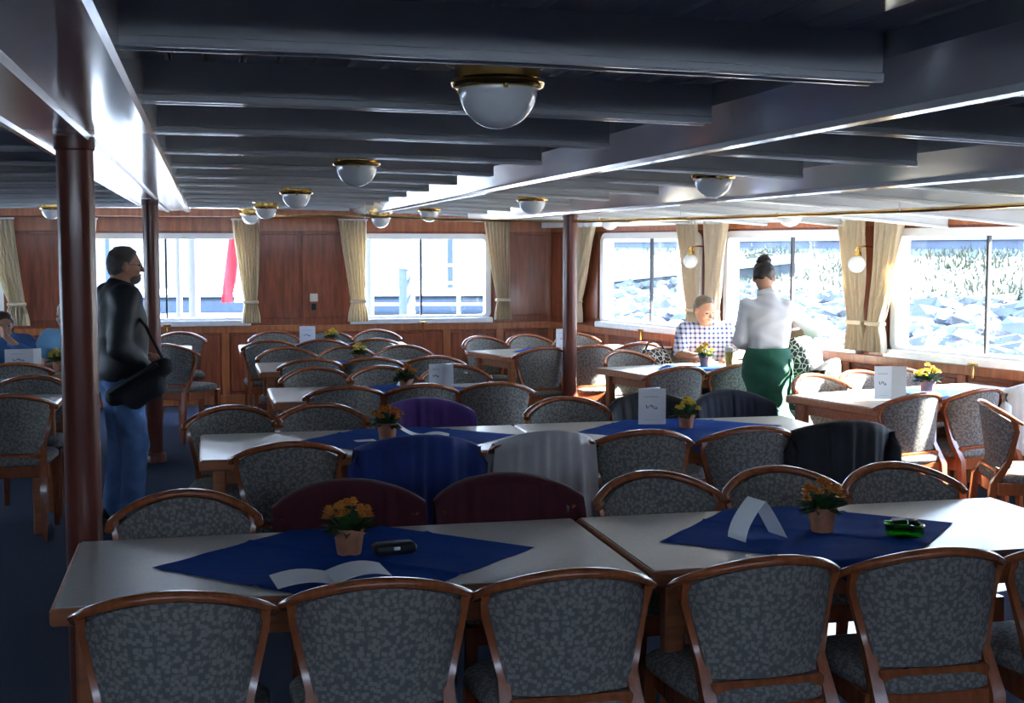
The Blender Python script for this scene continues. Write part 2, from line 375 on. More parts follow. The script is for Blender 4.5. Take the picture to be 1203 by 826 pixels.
wall_run('wall_back', Vector((W0.x, 14.4, 0)), (-1, 0, 0), BW*2, [(W0.x-3.05, W0.x-1.55), (W0.x-.41, W0.x+1.25), (W0.x+2.07, W0.x+3.57)])
RW = [(1.1, 2.85), (3.25, 5.0), (5.38, 7.13)]
rw1 = wall_run('wall_right', W0, UV, 7.3, RW, outward=-1)
L2 = (W2-W1).length
wall_run('wall_right_mid', W1, W2-W1, L2, [(.25, 2.0)], outward=-1)
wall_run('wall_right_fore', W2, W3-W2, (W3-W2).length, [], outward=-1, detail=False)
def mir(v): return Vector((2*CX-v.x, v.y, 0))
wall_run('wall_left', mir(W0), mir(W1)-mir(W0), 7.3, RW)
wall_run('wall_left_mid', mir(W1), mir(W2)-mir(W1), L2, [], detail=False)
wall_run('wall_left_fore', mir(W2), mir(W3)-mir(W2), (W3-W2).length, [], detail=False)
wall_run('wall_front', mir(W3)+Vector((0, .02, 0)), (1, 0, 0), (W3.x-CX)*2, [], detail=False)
# white cornice box where the deck meets the side walls
tn = 0
for pts in ([W0, W1, W2, W3], [mir(p) for p in (W0, W1, W2, W3)]):
    m = MB()
    sgn = -1 if pts[0].x > 0 else 1
    path = [(p.x+sgn*.06, p.y+(-.02 if i == 0 else .0), 0) for i, p in enumerate(pts)]
    zt = [zc(p.x)+.01 for p in pts]
    rows = []
    for (x, y, z), t in zip(path, zt): rows.append([(x-.06, y, t), (x-.06, y, 1.905), (x-.055, y, 1.895), (x+.055, y, 1.895), (x+.06, y, 1.905), (x+.06, y, t)])
    m.grid(rows, closed_u=True); tn += 1
    tag(m.build('trim_%d' % tn, 'paint', ang=30), kind='structure')
m = MB(); m.cbox((CX, 14.33, 2.045), (BW*2-.3, .11, .09), .006); tag(m.build('trim_3', 'mahogany_frame', ang=30), kind='structure')

# light switch on the back wall
sw = thing('light_switch', 'cream wall switch on the dark back wall panelling between the two right-hand stern windows' , 'switch', (1.12, 14.37, 1.14))
sw['label'] = 'small cream light switch on the red-brown back wall left of the right stern window'
m = MB(); m.cbox((0, 0, 0), (.085, .018, .085), .005); m.build('plate', 'switch', sw, ang=30)
m = MB(); m.cbox((0, -.013, .0), (.04, .012, .05), .003); m.build('rocker', 'switch', sw, ang=30)
m = MB(); m.cbox((0, -.004, -.10), (.05, .022, .07), .005); m.build('socket', 'cloth_black', sw, ang=30)

# ------------------------------------------------------------------ curtains
def curtain(p, u, wt, wb, shift, label, group, zt=1.97, zb=.88, ztie=1.10):
    """p: top centre on the wall, u: unit vector along the wall, shift: how far the tied end moves along u"""
    u = Vector((u[0], u[1], 0)).normalized(); nrm = Vector((-u.y, u.x, 0))
    root = thing('curtain', label, 'curtain', (p[0], p[1], zb), 0, group)
    rows = []; nz, nx = 22, 56; ph = random.random()*6
    for i in range(nz+1):
        z = zb+(zt-zb)*i/nz
        if z > ztie: t = (z-ztie)/(zt-ztie); t2 = t**.75; wd = wb*.62+(wt-wb*.62)*t2; sh = shift*(1-t)**1.2
        else: t = (ztie-z)/(ztie-zb); wd = wb*(.62+.38*math.sin(t*1.57)); sh = shift
        row = []
        for j in range(nx+1):
            q = j/nx; d = .022*math.sin(q*2*math.pi*7+ph+.5*math.sin(z*5))+.009*math.sin(q*29+z*7+ph)
            row.append(u*((q-.5)*wd+sh)+nrm*d+Vector((0, 0, z-zb)))
        rows.append(row)
    m = MB(); solid(rows, .004, m); m.build('drape', 'curtain', root, ang=80)
    m = MB(); c = u*shift; m.cbox((c.x, c.y, ztie-zb), (wb*.62+.035, .075, .035), .008, math.atan2(u.y, u.x)); m.build('tie_band', 'curtain', root, ang=30)
    m = MB(); m.cbox((0, 0, zt-zb+.006), (wt+.02, .03, .02), .004, math.atan2(u.y, u.x)); m.build('curtain_rail', 'aluminium', root, ang=30)
    return root
def rp(t, d=.10): # point just inside the right wall
    n = Vector((-.9678, -.2516, 0)); return W0+UV*t+n*d
g1 = 'cream curtains tied back on the stern wall'; g2 = 'cream curtains tied back on the starboard wall'
YB = 14.27
curtain((.41, YB), (1, 0), .29, .20, .04, 'cream curtain tied at the right of the middle stern window with the flag', g1)
curtain((1.54, YB), (1, 0), .30, .22, .05, 'cream tied curtain left of the right stern window, beside the light switch', g1)
curtain((3.12, YB), (1, 0), .29, .20, .07, 'cream tied curtain right of the right stern window, near the room corner', g1)
curtain((-1.24, YB), (1, 0), .29, .20, -.05, 'cream curtain left of the middle stern window, mostly behind the near dark column', g1)
curtain((-2.06, YB), (1, 0), .30, .24, .16, 'cream curtain slanting down at the far left edge of the back wall', g1)
curtain(rp(.93), UV, .34, .25, -.22, 'cream curtain left of the first side window, right of the middle column', g2)
curtain(rp(2.75), UV, .36, .22, .12, 'cream curtain behind the seated plaid-shirted man, beside a hanging globe lamp', g2)
curtain(rp(3.22), UV, .34, .25, -.06, 'cream curtain between the plaid-shirted man and the waitress', g2)
curtain(rp(4.98), UV, .34, .24, .08, 'cream curtain right of the waitress with a globe lamp hanging in front of it', g2)
curtain(rp(5.42), UV, .30, .22, -.14, 'cream curtain at the left edge of the large rightmost window', g2)

# ------------------------------------------------------------------ columns
def column(x, y, ztop, label):
    r = thing('column', label, 'column', (x, y, 0), 0, 'mahogany clad columns')
    m = MB(); m.lathe([(0, 0), (.085, 0), (.085, .05), (.075, .07), (.062, .08)], 32); m.build('base', 'column', r, ang=30)
    m = MB(); m.lathe([(.060, .07), (.060, ztop-.01), (0, ztop-.01)], 32); m.build('shaft', 'column', r, ang=30)
    m = MB(); m.lathe([(.060, ztop-.05), (.066, ztop-.045), (.066, ztop-.004), (0, ztop-.004)], 32); m.build('collar', 'column', r, ang=30)
    return r
column(-.42, 4.62, zA-.128, 'large dark near column at the left in front of the standing man')
column(-.42, 10.67, zA-.128, 'red-brown column behind the standing man, in front of the middle stern window')
column(2.965, 10.68, zc(2.9)-.125, 'red-brown column in the middle of the room by the corner tables')

# brass rail hung under the ceiling
rail = thing('brass_rail', 'long thin brass rail hung below the ceiling from the columns along the starboard side', 'rail', (0, 0, 1.9))
def crom(P, n=8):
    out = []; P = [P[0]]+P+[P[-1]]
    for i in range(1, len(P)-2):
        a, b, c, d = [Vector(q) for q in P[i-1:i+3]]
        for k in range(n):
            t = k/n; out.append(.5*((2*b)+(c-a)*t+(2*a-5*b+4*c-d)*t*t+(3*b-a-3*c+d)*t**3))
    out.append(Vector(P[-2])); return out
m = MB(); m.tube(crom([(.55, 12.9, .085), (1.3, 11.6, .06), (2.0, 10.95, .02), (2.965, 10.68, 0)]), .011); m.build('rail_bar', 'brass', rail)
m = MB(); m.tube(crom([(2.965, 10.68, 0), (3.46, 9.38, 0), (3.85, 7.44, 0), (3.95, 5.6, 0), (3.95, 3.0, 0)]), .013); m.build('rail_bar', 'brass', rail)
for (x, y) in ((3.46, 9.38), (3.72, 8.2), (3.87, 6.9), (1.35, 11.55), (3.95, 4.6)):
    m = MB(); m.tube([(x, y, 0), (x, y, zc(x)-1.9)], .004, 6); m.lathe([(0, 0), (.02, 0), (.02, -.012), (0, -.012)], 12, (x, y, zc(x)-1.9)); m.build('hanger', 'aluminium', rail)

# ------------------------------------------------------------------ ceiling dome lamps
def dome_lamp():
    r = thing('dome_lamp', '', 'lamp')
    m = MB(); m.lathe([(0, .0), (.128, .0), (.134, -.008), (.134, -.016), (.126, -.022), (.114, -.024)], 40); m.build('ceiling_ring', 'brass', r, ang=50)
    m = MB(); m.lathe([(.112, -.022), (.112, -.052), (.118, -.056), (.122, -.064), (.118, -.073), (.106, -.078), (.098, -.078)], 40); m.build('collar', 'brass', r, ang=50)
    m = MB(); m.lathe([(.103*math.cos(a*math.pi/2/14), -.076-.100*math.sin(a*math.pi/2/14)) for a in range(15)], 40); m.build('dome', 'opal', r, ang=60)
    for k in range(3):
        a = k*2.094+.5; m = MB(); m.lathe([(0, -.012), (.007, -.010), (.007, 0), (0, 0)], 8, (.108*math.cos(a), .108*math.sin(a), -.074)); m.build('screw', 'brass', r)
    return r
LAMPS = [(.69, 3.14, 2.125, 'largest nearest ceiling lamp, opal dome in a brass collar at top centre'),
 (.70, 6.30, 2.123, 'second opal dome ceiling lamp behind the nearest big one, upper left of centre'),
 (.60, 9.10, 2.095, 'third opal dome ceiling lamp in the left row, above the third-row table'),
 (.53, 12.15, 2.08, 'fourth opal dome ceiling lamp in the left row, above the far tables'),
 (.45, 13.92, 2.06, 'farthest small dome lamp of the left row, in front of a stern curtain top'),
 (2.51, 6.33, 2.085, 'opal dome ceiling lamp at the upper right under a beam, nearest of the right row'),
 (2.26, 9.15, 2.062, 'opal dome ceiling lamp just left of the middle column'),
 (2.02, 12.15, 2.065, 'small opal dome lamp above the right stern window'),
 (1.70, 13.2, 2.02, 'small low dome lamp in front of the curtain left of the right stern window'),
 (4.27, 9.22, 1.985, 'dome lamp by the brass rail above the waitress'),
 (3.78, 12.2, 1.995, 'dome lamp by the brass rail above the first side window'),
 (-1.43, 13.3, 2.09, 'small dome lamp at the far left beside the near dark column')]
LAMPS = [(x, y, z+.024, l) for x, y, z, l in LAMPS]
l0 = dome_lamp(); l0.scale = (.93, .93, .96)
for i, (x, y, z, lab) in enumerate(LAMPS):
    o = l0 if i == 0 else copy_tree(l0)
    o.location = (x, y, z); tag(o, lab, 'lamp', 'opal dome lamps on the ceiling')
    m = MB(); m.lathe([(.10, 0), (.10, (zc(x)-z)/.96)], 24); m.build('mount', 'paint', o)
def wall_globe(t, lab):
    p = rp(t, .02); n = Vector((-.9678, -.2516, 0)); r = thing('wall_lamp', lab, 'lamp', (p.x, p.y, 1.62), 0, 'brass wall lamps with white globes')
    rz = math.atan2(n.y, n.x)
    m = MB(); m.cbox((.0*n.x, 0, .02), (.02, .07, .20), .006, rz); m.build('backplate', 'brass', r, ang=30)
    path = [n*q+Vector((0, 0, .06+.015*math.sin(q*14))) for q in (0, .05, .10, .15, .20)]; m = MB(); m.tube(path, .007); m.build('arm', 'brass', r)
    c = n*.20; m = MB(); m.lathe([(0, .075), (.012, .07), (.02, .05), (.014, .04), (.028, .025), (.034, .0), (.03, -.004)], 20, (c.x, c.y, 0)); m.build('gallery', 'brass', r, ang=50)
    m = MB(); m.lathe([(.067*math.sin(a*math.pi/16), -.062+.067*math.cos(a*math.pi/16)) for a in range(17)], 28, (c.x, c.y, 0)); m.build('globe', 'globe', r, ang=60)
wall_globe(3.0, 'brass wall lamp with a white globe above the plaid-shirted man')
wall_globe(5.2, 'brass wall lamp with a white globe on the pier right of the waitress')

# ------------------------------------------------------------------ tables
TABS = {}
def table(key, x0, y0, L, D, rz, label, group='laminate topped saloon tables'):
    """x0,y0: near left corner of the top"""
    u = Vector((math.cos(rz), math.sin(rz), 0)); v = Vector((-math.sin(rz), math.cos(rz), 0)); c = Vector((x0, y0, 0))+u*L/2+v*D/2
    TABS[key] = (c, rz, L, D)
    r = thing('saloon_table', label, 'table', c, rz, group)
    m = MB(); m.cbox((0, 0, .748), (L-.026, D-.026, .004), .001); m.build('laminate_top', 'laminate', r, ang=30)
    m = MB(); m.cbox((0, 0, .7225), (L, D, .047), .006); m.build('edge_band', 'table_wood', r, ang=30)
    m = MB(); m.box((0, D/2-.07, .665), (L-.2, .022, .07)).box((0, -D/2+.07, .665), (L-.2, .022, .07)).box((L/2-.1, 0, .665), (.022, D-.14, .07)).box((-L/2+.1, 0, .665), (.022, D-.14, .07)); m.build('apron', 'table_wood', r, smooth=False)
    for sx in (-1, 1):
        for sy in (-1, 1):
            m = MB(); m.cbox((sx*(L/2-.09), sy*(D/2-.07), .35), (.06, .06, .70), .008); m.build('leg', 'table_wood', r, ang=30)
    return r
table('1L', -.42, 3.58, 1.655, .82, 0, 'nearest long table at the front left, in deep shade with an open leaflet')
table('1R', 1.25, 3.60, 1.64, .80, R(.3), 'nearest right table, its right end bright white in the sun, with the green ashtray')
table('2L', -.05, 5.95, 1.62, .84, 0, 'second-row left table joining the pale-jacket chair, with a curled leaflet')
table('2R', 1.585, 5.99, 1.56, .82, R(.3), 'second-row right table with a tall white menu card and flower pot')
table('3', .38, 8.08, 1.56, .85, 0, 'third-row table behind the purple jacket, with an open menu card')
table('4', .37, 10.08, 1.60, .82, 0, 'fourth-row table with yellow flowers but no menu')
table('5', .28, 12.12, 1.60, .82, 0, 'farthest middle table nearest the stern wall with a menu card')
AR = R(15)
table('A', 2.49, 11.0, 1.60, .76, AR, 'angled corner table behind the middle column')
table('B', 3.15, 9.10, 1.62, .78, AR, 'angled sunlit table where the plaid-shirted man sits with a beer')
table('C', 3.80, 6.97, 1.60, .83, AR, 'brightly sunlit angled table below the rightmost window')
table('D', 4.60, 4.85, .95, .80, AR, 'table at the right edge beyond the picture, under the side window')
table('L1', -2.55, 8.05, 1.65, .82, 0, 'empty left table partly behind the near dark column')
table('L2', -2.60, 10.22, 1.65, .80, 0, 'left table where the two blue-shirted guests sit')
table('L3', -1.80, 12.22, 1.65, .72, 0, 'far table behind the standing man, its corner right of the second column')

# ------------------------------------------------------------------ chairs
RW_, RY0 = .245, -.235     # half width of the top rail; y of its middle
def rail_pt(q, s=1.0):     # q in -1..1
    a = abs(q); return Vector((RW_*q*s, RY0+.115*a**2.4, .845-.062*a**2-.012*a**6))
def back_pt(q, t, off=0):  # t 0 bottom .. 1 top of upholstery
    hw = .165+(.222-.165)*t; top = rail_pt(q); zt = top.z-.012; zb = .505
    yb = RY0+.055+.035*abs(q)**2; yt = top.y+.004
    return Vector((hw*q, yb+(yt-yb)*t**1.1+off, zb+(zt-zb)*t))
def make_chair():
    r = thing('dining_chair', '', 'chair')
    path = [rail_pt(-1+2*i/22) for i in range(23)]; path = [path[0]+Vector((0, .03, -.016))]+path+[path[-1]+Vector((0, .03, -.016))]
    sc_ = [.75]+[1-.18*abs(-1+2*i/22)**3 for i in range(23)]+[.75]
    prof = [(.021*math.cos(a), .015*math.sin(a)) for a in [2*math.pi*i/10 for i in range(10)]]
    m = MB(); m.sweep(prof, path, scales=sc_); m.build('top_rail', 'cherry', r, ang=60)
    rows = [[back_pt(-1+2*j/12, i/8, -.017) for j in range(13)] for i in range(9)]
    rows2 = [[back_pt(-1+2*j/12, i/8, .020+.008*math.sin(math.pi*i/8)*math.cos((-1+2*j/12)*1.5)) for j in range(13)] for i in range(9)]
    m = MB(); loop = []
    for i in range(9): loop.append(rows[i]+rows2[i][::-1])
    m.grid(loop, closed_u=True); n_ = 26
    m.add(loop[0], [tuple(range(n_-1, -1, -1))]); m.add(loop[-1], [tuple(range(n_))])
    m.build('backrest', 'chair_fabric', r, ang=50)
    for s_ in (-1, 1):
        P = [Vector((s_*.185, -.255, 0)), Vector((s_*.182, -.235, .22)), Vector((s_*.180, -.215, .42)), back_pt(s_*1.03, .15), back_pt(s_*1.04, .5), back_pt(s_*1.04, .85), rail_pt(s_*.93)]
        m = MB(); m.sweep([(-.018, -.018), (.018, -.018), (.018, .018), (-.018, .018)], P, up=(0, 1, 0), scales=[.75, .95, 1.1, .85, .65, .62, .7]); m.build('leg', 'cherry', r, ang=45)
        P = [Vector((s_*.205, .215, 0)), Vector((s_*.205, .21, .25)), Vector((s_*.2, .205, .43))]
        m = MB(); m.sweep([(-.019, -.019), (.019, -.019), (.019, .019), (-.019, .019)], P, up=(0, 1, 0), scales=[.75, .95, 1.1]); m.build('leg', 'cherry', r, ang=45)
    m = MB(); m.cbox((0, .2, .40), (.40, .024, .07), .004).cbox((0, -.2, .40), (.36, .024, .07), .004).cbox((-.19, 0, .40), (.024, .40, .07), .004, R(-3)).cbox((.19, 0, .40), (.024, .40, .07), .004, R(3)); m.build('seat_frame', 'cherry', r, ang=30)
    m = MB(); m.cbox((0, -.188, .475), (.34, .026, .055), .006); m.build('back_apron', 'cherry', r, ang=30)
    # cushion: superellipse plan with a domed top
    m = MB(); rings = []
    for (k_, z) in ((.93, .430), (1.0, .445), (1.0, .468), (.95, .482), (.8, .491), (.45, .497), (.02, .499)):
        ring = []
        for q in range(32):
            a = 2*math.pi*q/32; c_, s__ = math.cos(a), math.sin(a); x = .225*k_*math.copysign(abs(c_)**.45, c_); y = .225*k_*math.copysign(abs(s__)**.45, s__)
            ring.append((x*(1+.09*y/.22), y+.005, z))
        rings.append(ring)
    m.grid(rings, closed_u=True); m.add(rings[0], [tuple(range(31, -1, -1))]); m.build('seat', 'chair_fabric', r, ang=50)
    return r
def drape(parent_chair, rz, loc, material, label, front=.28, back=.38, seed=0, cat='jacket', name='jacket', wide=1.0, flare=-.10, fold=.016, hem=.05, sleeves=True, sheer=0):
    rnd = random.Random(seed); r = thing(name, label, cat, loc, rz, 'jackets hung over the chairs')
    nx, rows = 64, []
    ph = rnd.random()*6
    segs = [(-1, back), (0, 0), (1, front)]
    for i in range(25):
        t = -1+2*i/24     # -1 back hem .. 0 rail .. 1 front hem
        row = []
        for j in range(nx+1):
            q = -1+2*j/nx; c = rail_pt(q*.98, wide); dn = abs(t); L_ = (back if t < 0 else front)*(1+hem*math.sin(q*5+ph))
            over = .034*math.sin(min(1, dn*7)*math.pi/2); sgn = -1 if t < 0 else 1
            drop = 0 if dn < .10 else (dn-.10)/.90
            f = fold*(.25+1.0*drop**.6)*(math.sin(q*11+ph+1.6*math.sin(q*2.6+ph))+.45*math.sin(q*27+ph*2))*(1 if dn > .08 else .15)
            z = c.z+.026-.012*min(1, dn*6)-L_*drop
            y = c.y+sgn*over+f*sgn*.6+(.04*drop if t < 0 else .055*drop)+(-.035*drop if t < 0 else 0)
            if t > 0: y = c.y+over+(max(f, -.25*f)*.8)+.055*drop+.028*min(1, dn*5)
            x = c.x*(1+flare*drop)+f*.35
            row.append((x, y, z))
        rows.append(row)
    m = MB(); solid(rows, .006, m); m.build('cloth', material, r, ang=80)
    if sleeves:
        for s_ in (-1, 1):
            c = rail_pt(s_*.93, wide); L_ = back*.9
            m = MB(); m.tube([(c.x*1.02, c.y-.03, c.z+.015), (c.x*1.06, c.y-.045, c.z-.06), (c.x*1.04, c.y-.05, c.z-L_*.5), (c.x*.98, c.y-.045, c.z-L_)], [.02, .036, .034, .03], 10); m.build('sleeve', material, r, ang=70)
    return r
ch0 = make_chair(); first = [True]; CN = {}
ROT = {}
def chair(bx, by, face, label, group, jitter=None):
    """bx,by: middle of the top rail; face: heading of the sitter in degrees (0 = away from the camera, +Y)"""
    o = ch0 if first[0] else copy_tree(ch0); first[0] = False
    j = random.uniform(-3, 3) if jitter is None else jitter
    rz = R(face+j); f = Vector((-math.sin(rz), math.cos(rz), 0)); c = Vector((bx, by, 0))-f*RY0
    o.location = c; o.rotation_euler = (0, 0, rz); tag(o, label, 'chair', group); return o, rz, c
def dchair(bx, by, face, label, group, material, jl, **k):
    o, rz, c = chair(bx, by, face, label, group, 0); drape(o, rz, c, material, jl, **k)
G = 'upholstered saloon chairs'
for i, (x, lab) in enumerate([(-.10, 'dark chair back at the lower left corner of the picture, by the front table'),
    (.42, 'dark chair back in front of the open leaflet on the nearest table'),
    (.93, 'dark chair back in front of the seam between the two nearest tables'),
    (1.50, 'dark chair back in front of the arched white card of the right front table'),
    (2.00, 'dark chair back in front of the green ashtray'),
    (2.52, 'dark chair cut by the lower right edge of the picture')]):
    chair(x, 3.27+.015*(i % 2), 0, lab, G)
chair(-.09, 4.66, 180, 'chair across the nearest table at its left end, beside the dark column, uncovered', G)
dchair(.47, 4.68, 180, 'chair across the nearest table under the left red jacket', G, 'cloth_red', 'dark red jacket on a chair behind the orange flowers of the nearest table', seed=3, front=.38, back=.40, wide=1.12, flare=.03, sleeves=False, fold=.02)
dchair(1.04, 4.68, 180, 'chair across the nearest table under the right red jacket', G, 'cloth_red', 'dark red jacket at the right, before the table seam and the pale jacket', seed=8, front=.38, back=.40, wide=1.14, flare=.03, sleeves=False, fold=.02)
chair(1.60, 4.66, 180, 'uncovered chair across the right front table at its left end by the seam', G)
chair(2.10, 4.66, 180, 'chair directly behind the arched white card of the right front table', G)
chair(2.58, 4.64, 180, 'chair across the right front table, nearest its sunlit right end', G)
chair(.34, 5.71, 0, 'uncovered chair at the near side of the second-row table, left of the blue jacket', G)
dchair(.90, 5.70, 0, 'chair hidden under the blue jacket', G, 'cloth_blue', 'bright blue jacket over a chair by the second-row flower pot', seed=5, back=.60, front=.25, wide=1.16, fold=.026, flare=.10)
dchair(1.50, 5.72, 0, 'chair hidden under the pale grey jacket', G, 'cloth_pale', 'pale grey jacket hanging in long folds over a chair at the second-row seam', seed=12, back=.66, front=.2, wide=.98, fold=.024, flare=.16, sleeves=False)
chair(1.96, 5.72, 0, 'uncovered chair directly right of the pale grey jacket', G)
chair(2.50, 5.72, 0, 'uncovered chair directly left of the black jacket at the second-row right table', G)
dchair(2.97, 5.72, 0, 'chair hidden under the black jacket by the sunlit table end', G, 'cloth_black', 'black jacket over the rightmost chair of the second row', seed=21, back=.5, front=.3, wide=1.12)
chair(.12, 7.10, 180, 'left chair on the far side of the second-row table, leftmost by the aisle', G)
chair(.58, 7.10, 180, 'second chair on the far side of the second-row table, left of the purple jacket', G)
dchair(1.14, 7.12, 180, 'chair hidden under the purple jacket', G, 'cloth_purple', 'purple jacket behind the second-row orange flower pot', seed=31, back=.3, front=.34, wide=1.12, flare=.02, sleeves=False)
chair(1.94, 7.10, 180, 'uncovered chair across the second-row table just below the middle column', G)
dchair(2.42, 7.10, 180, 'chair under the black jacket behind the tall menu card', G, 'cloth_black', 'black jacket on the chair behind the tall white menu card', seed=41, back=.3, front=.33, wide=1.08)
dchair(2.92, 7.12, 180, 'chair under the navy jacket in front of the waitress', G, 'cloth_navy', 'dark navy jacket on a chair right in front of the green apron', seed=47, back=.3, front=.33, wide=1.0, sleeves=False)
for x, l in ((.81, 'left of three chairs on the near side of the third-row table'), (1.29, 'middle of three chairs on the near side of the third-row table, above the purple jacket'), (1.75, 'right of three chairs on the near side of the third-row table')): chair(x, 7.96, 0, l, G)
for x, l in ((.72, 'left of three chairs on the far side of the third-row table'), (1.18, 'middle chair on the far side of the third-row table, behind its flower pot'), (1.70, 'right chair on the far side of the third-row table, behind its menu card')): chair(x, 9.24, 180, l, G)
for x, l in ((.76, 'left chair on the near side of the fourth-row table'), (1.22, 'middle chair on the near side of the fourth-row table'), (1.70, 'right chair on the near side of the fourth-row table')): chair(x, 9.97, 0, l, G)
for x, l in ((.64, 'left chair on the far side of the fourth-row table'), (1.13, 'middle chair on the far side of the fourth-row table, behind the yellow flowers'), (1.61, 'right chair on the far side of the fourth-row table')): chair(x, 11.16, 180, l, G)
for x, l in ((.54, 'left chair on the near side of the farthest middle table'), (1.01, 'middle chair on the near side of the farthest middle table'), (1.49, 'right chair on the near side of the farthest middle table')): chair(x, 12.0, 0, l, G)
for x, l in ((.64, 'left chair of the last row against the stern wall'), (1.15, 'middle chair of the last row against the stern wall, behind the menu and flowers'), (1.64, 'right chair of the last row against the stern wall')): chair(x, 13.28, 180, l, G)
A_ = 15
chair(2.47, 12.10, 180+A_+8, 'sunlit chair facing the camera at the far left of the corner table', G)
chair(2.95, 12.28, 180+A_, 'chair behind the corner table left of its menu card', G)
chair(3.46, 12.40, 180+A_, 'chair behind the corner table, right of the middle column', G)
chair(2.76, 10.66, A_-4, 'chair seen from behind just left of the middle column', G)
chair(3.22, 10.80, A_-4, 'chair seen from behind just right of the middle column', G)
chair(3.72, 11.00, A_, 'rear-most chair of the corner table, left of the first side window latch', G)
chair(3.25, 10.18, 180+A_, 'sunlit chair facing the camera at the left corner of the beer table', G)
chair(3.70, 10.42, 180+A_, 'chair with a spotted bag on it, left of the plaid-shirted man', G)
chair(4.16, 10.72, 180+A_-6, 'chair the plaid-shirted man sits on', G, 0)
chair(3.26, 8.74, A_-2, 'chair seen from behind in front of the plaid-shirted man', G)
chair(3.76, 8.84, A_-2, 'chair seen from behind, partly hidden by the waitress on its right', G)
dchair(4.52, 8.93, 58, 'chair the woman in the leaf print top sits on', G, 'cloth_black', 'black jacket on the chair of the seated woman right of the waitress', seed=51, back=.45, front=.1, wide=1.05)
chair(3.87, 8.03, 180+A_+6, 'sunlit chair right of the waitress, at the left corner of the bright table', G)
chair(4.29, 8.19, 180+A_, 'second sunlit chair behind the bright table, left of its menu card', G)
chair(4.66, 8.34, 180+A_, 'sunlit chair behind the menu card of the bright table', G)
chair(4.02, 6.84, A_, 'chair seen from behind at the near left of the bright table', G)
chair(4.52, 6.99, A_, 'second chair seen from behind at the bright table, beyond the sideways chair', G)
dchair(4.99, 7.12, A_, 'chair at the right edge of the picture under the cream jacket', G, 'cloth_cream', 'cream jacket over the chair cut by the right edge of the picture', seed=61, back=.42, front=.2, wide=1.08)
chair(4.13, 6.42, -108, 'sideways chair turned to the windows, near the right edge, its seat sunlit', G, 0)
chair(-1.12, 7.93, 0, 'dark chair back at the left edge, near side of the empty left table', G)
chair(-1.68, 7.93, 0, 'chair at the left edge beyond the picture, near side of the empty left table', G)
chair(-1.12, 9.06, 180, 'chair facing the camera behind the empty left table, beside the dark column', G)
chair(-1.36, 10.08, 2, 'chair seen from behind below the menu card on the left guests\' table', G)
chair(-1.60, 11.42, 180, 'chair of the brown-haired guest at the left edge', G, 0)
chair(-1.12, 11.36, 180, 'chair of the guest in the sky blue shirt', G, 0)
chair(-.27, 13.30, 180, 'empty chair facing the camera by the stern wall, right of the second column', G)
chair(-.36, 11.72, -38, 'angled chair seen from behind right beside the second column', G, 0)

# ------------------------------------------------------------------ table runners, flowers, cards
def on_table(key, wx, wy):
    c, rz, L, D = TABS[key]; d = Vector((wx, wy, 0))-c; return d.x*math.cos(rz)+d.y*math.sin(rz), -d.x*math.sin(rz)+d.y*math.cos(rz)
def runner(key, label, off=(0, 0), side=.80, ang=0, seed=0):
    c, rz, L, D = TABS[key]; n = 44; rows = []
    a45 = R(45+ang); hd = D/2+.004
    for i in range(n+1):
        row = []
        for j in range(n+1):
            p, q = (i/n-.5)*side, (j/n-.5)*side
            x = p*math.cos(a45)-q*math.sin(a45)+off[0]; y = p*math.sin(a45)+q*math.cos(a45)+off[1]
            z = .7515+.0022*(1+math.sin(p*31+seed))*.5
            for cr in (abs(p), abs(q)): z += .0045*max(0, 1-cr/.012)
            if abs(y) > hd: ov = abs(y)-hd; z = .7515-ov*.98; y = math.copysign(hd+.004+.12*ov, y)
            row.append((x, y, z))
        rows.append(row)
    m = MB(); solid(rows, -.0012, m)
    o = m.build('table_runner', 'runner', None, ang=50); o.location = c; o.rotation_euler = (0, 0, rz)
    tag(o, label, 'tablecloth', 'blue cloths laid diagonally on the tables')
def fix_thin(): pass
runner('1L', 'blue square cloth on the nearest left table under the open leaflet', (0, -.02), .82, 0, 1)
runner('1R', 'blue cloth with fold lines under the green ashtray', (-.13, -.02), .76, 2, 2)
runner('2L', 'blue cloth on the second-row left table under the curled leaflet', (.17, .02), .80, 2, 3)
runner('2R', 'blue cloth on the second-row right table beside the tall menu card', (.02, .02), .80, 0, 4)
runner('3', 'blue cloth on the third-row table', (.1, 0), .8, 0, 5)
runner('4', 'blue cloth on the fourth-row table', (0, 0), .8, 0, 6)
runner('5', 'blue cloth on the farthest middle table', (0, 0), .8, 0, 7)
runner('A', 'pale-lit blue cloth on the corner table behind the column', (-.05, 0), .7, 0, 8)
runner('B', 'blue cloth at the left of the beer table, beside the green card', (-.18, 0), .46, 0, 9)
runner('C', 'blue cloth on the brightly sunlit table, a corner hanging between two chairs', (.10, -.08), .62, 0, 10)
runner('L1', 'blue cloth on the empty left table', (.2, 0), .8, 0, 11)
runner('L2', 'blue cloth on the left guests\' table', (.2, 0), .8, 0, 12)
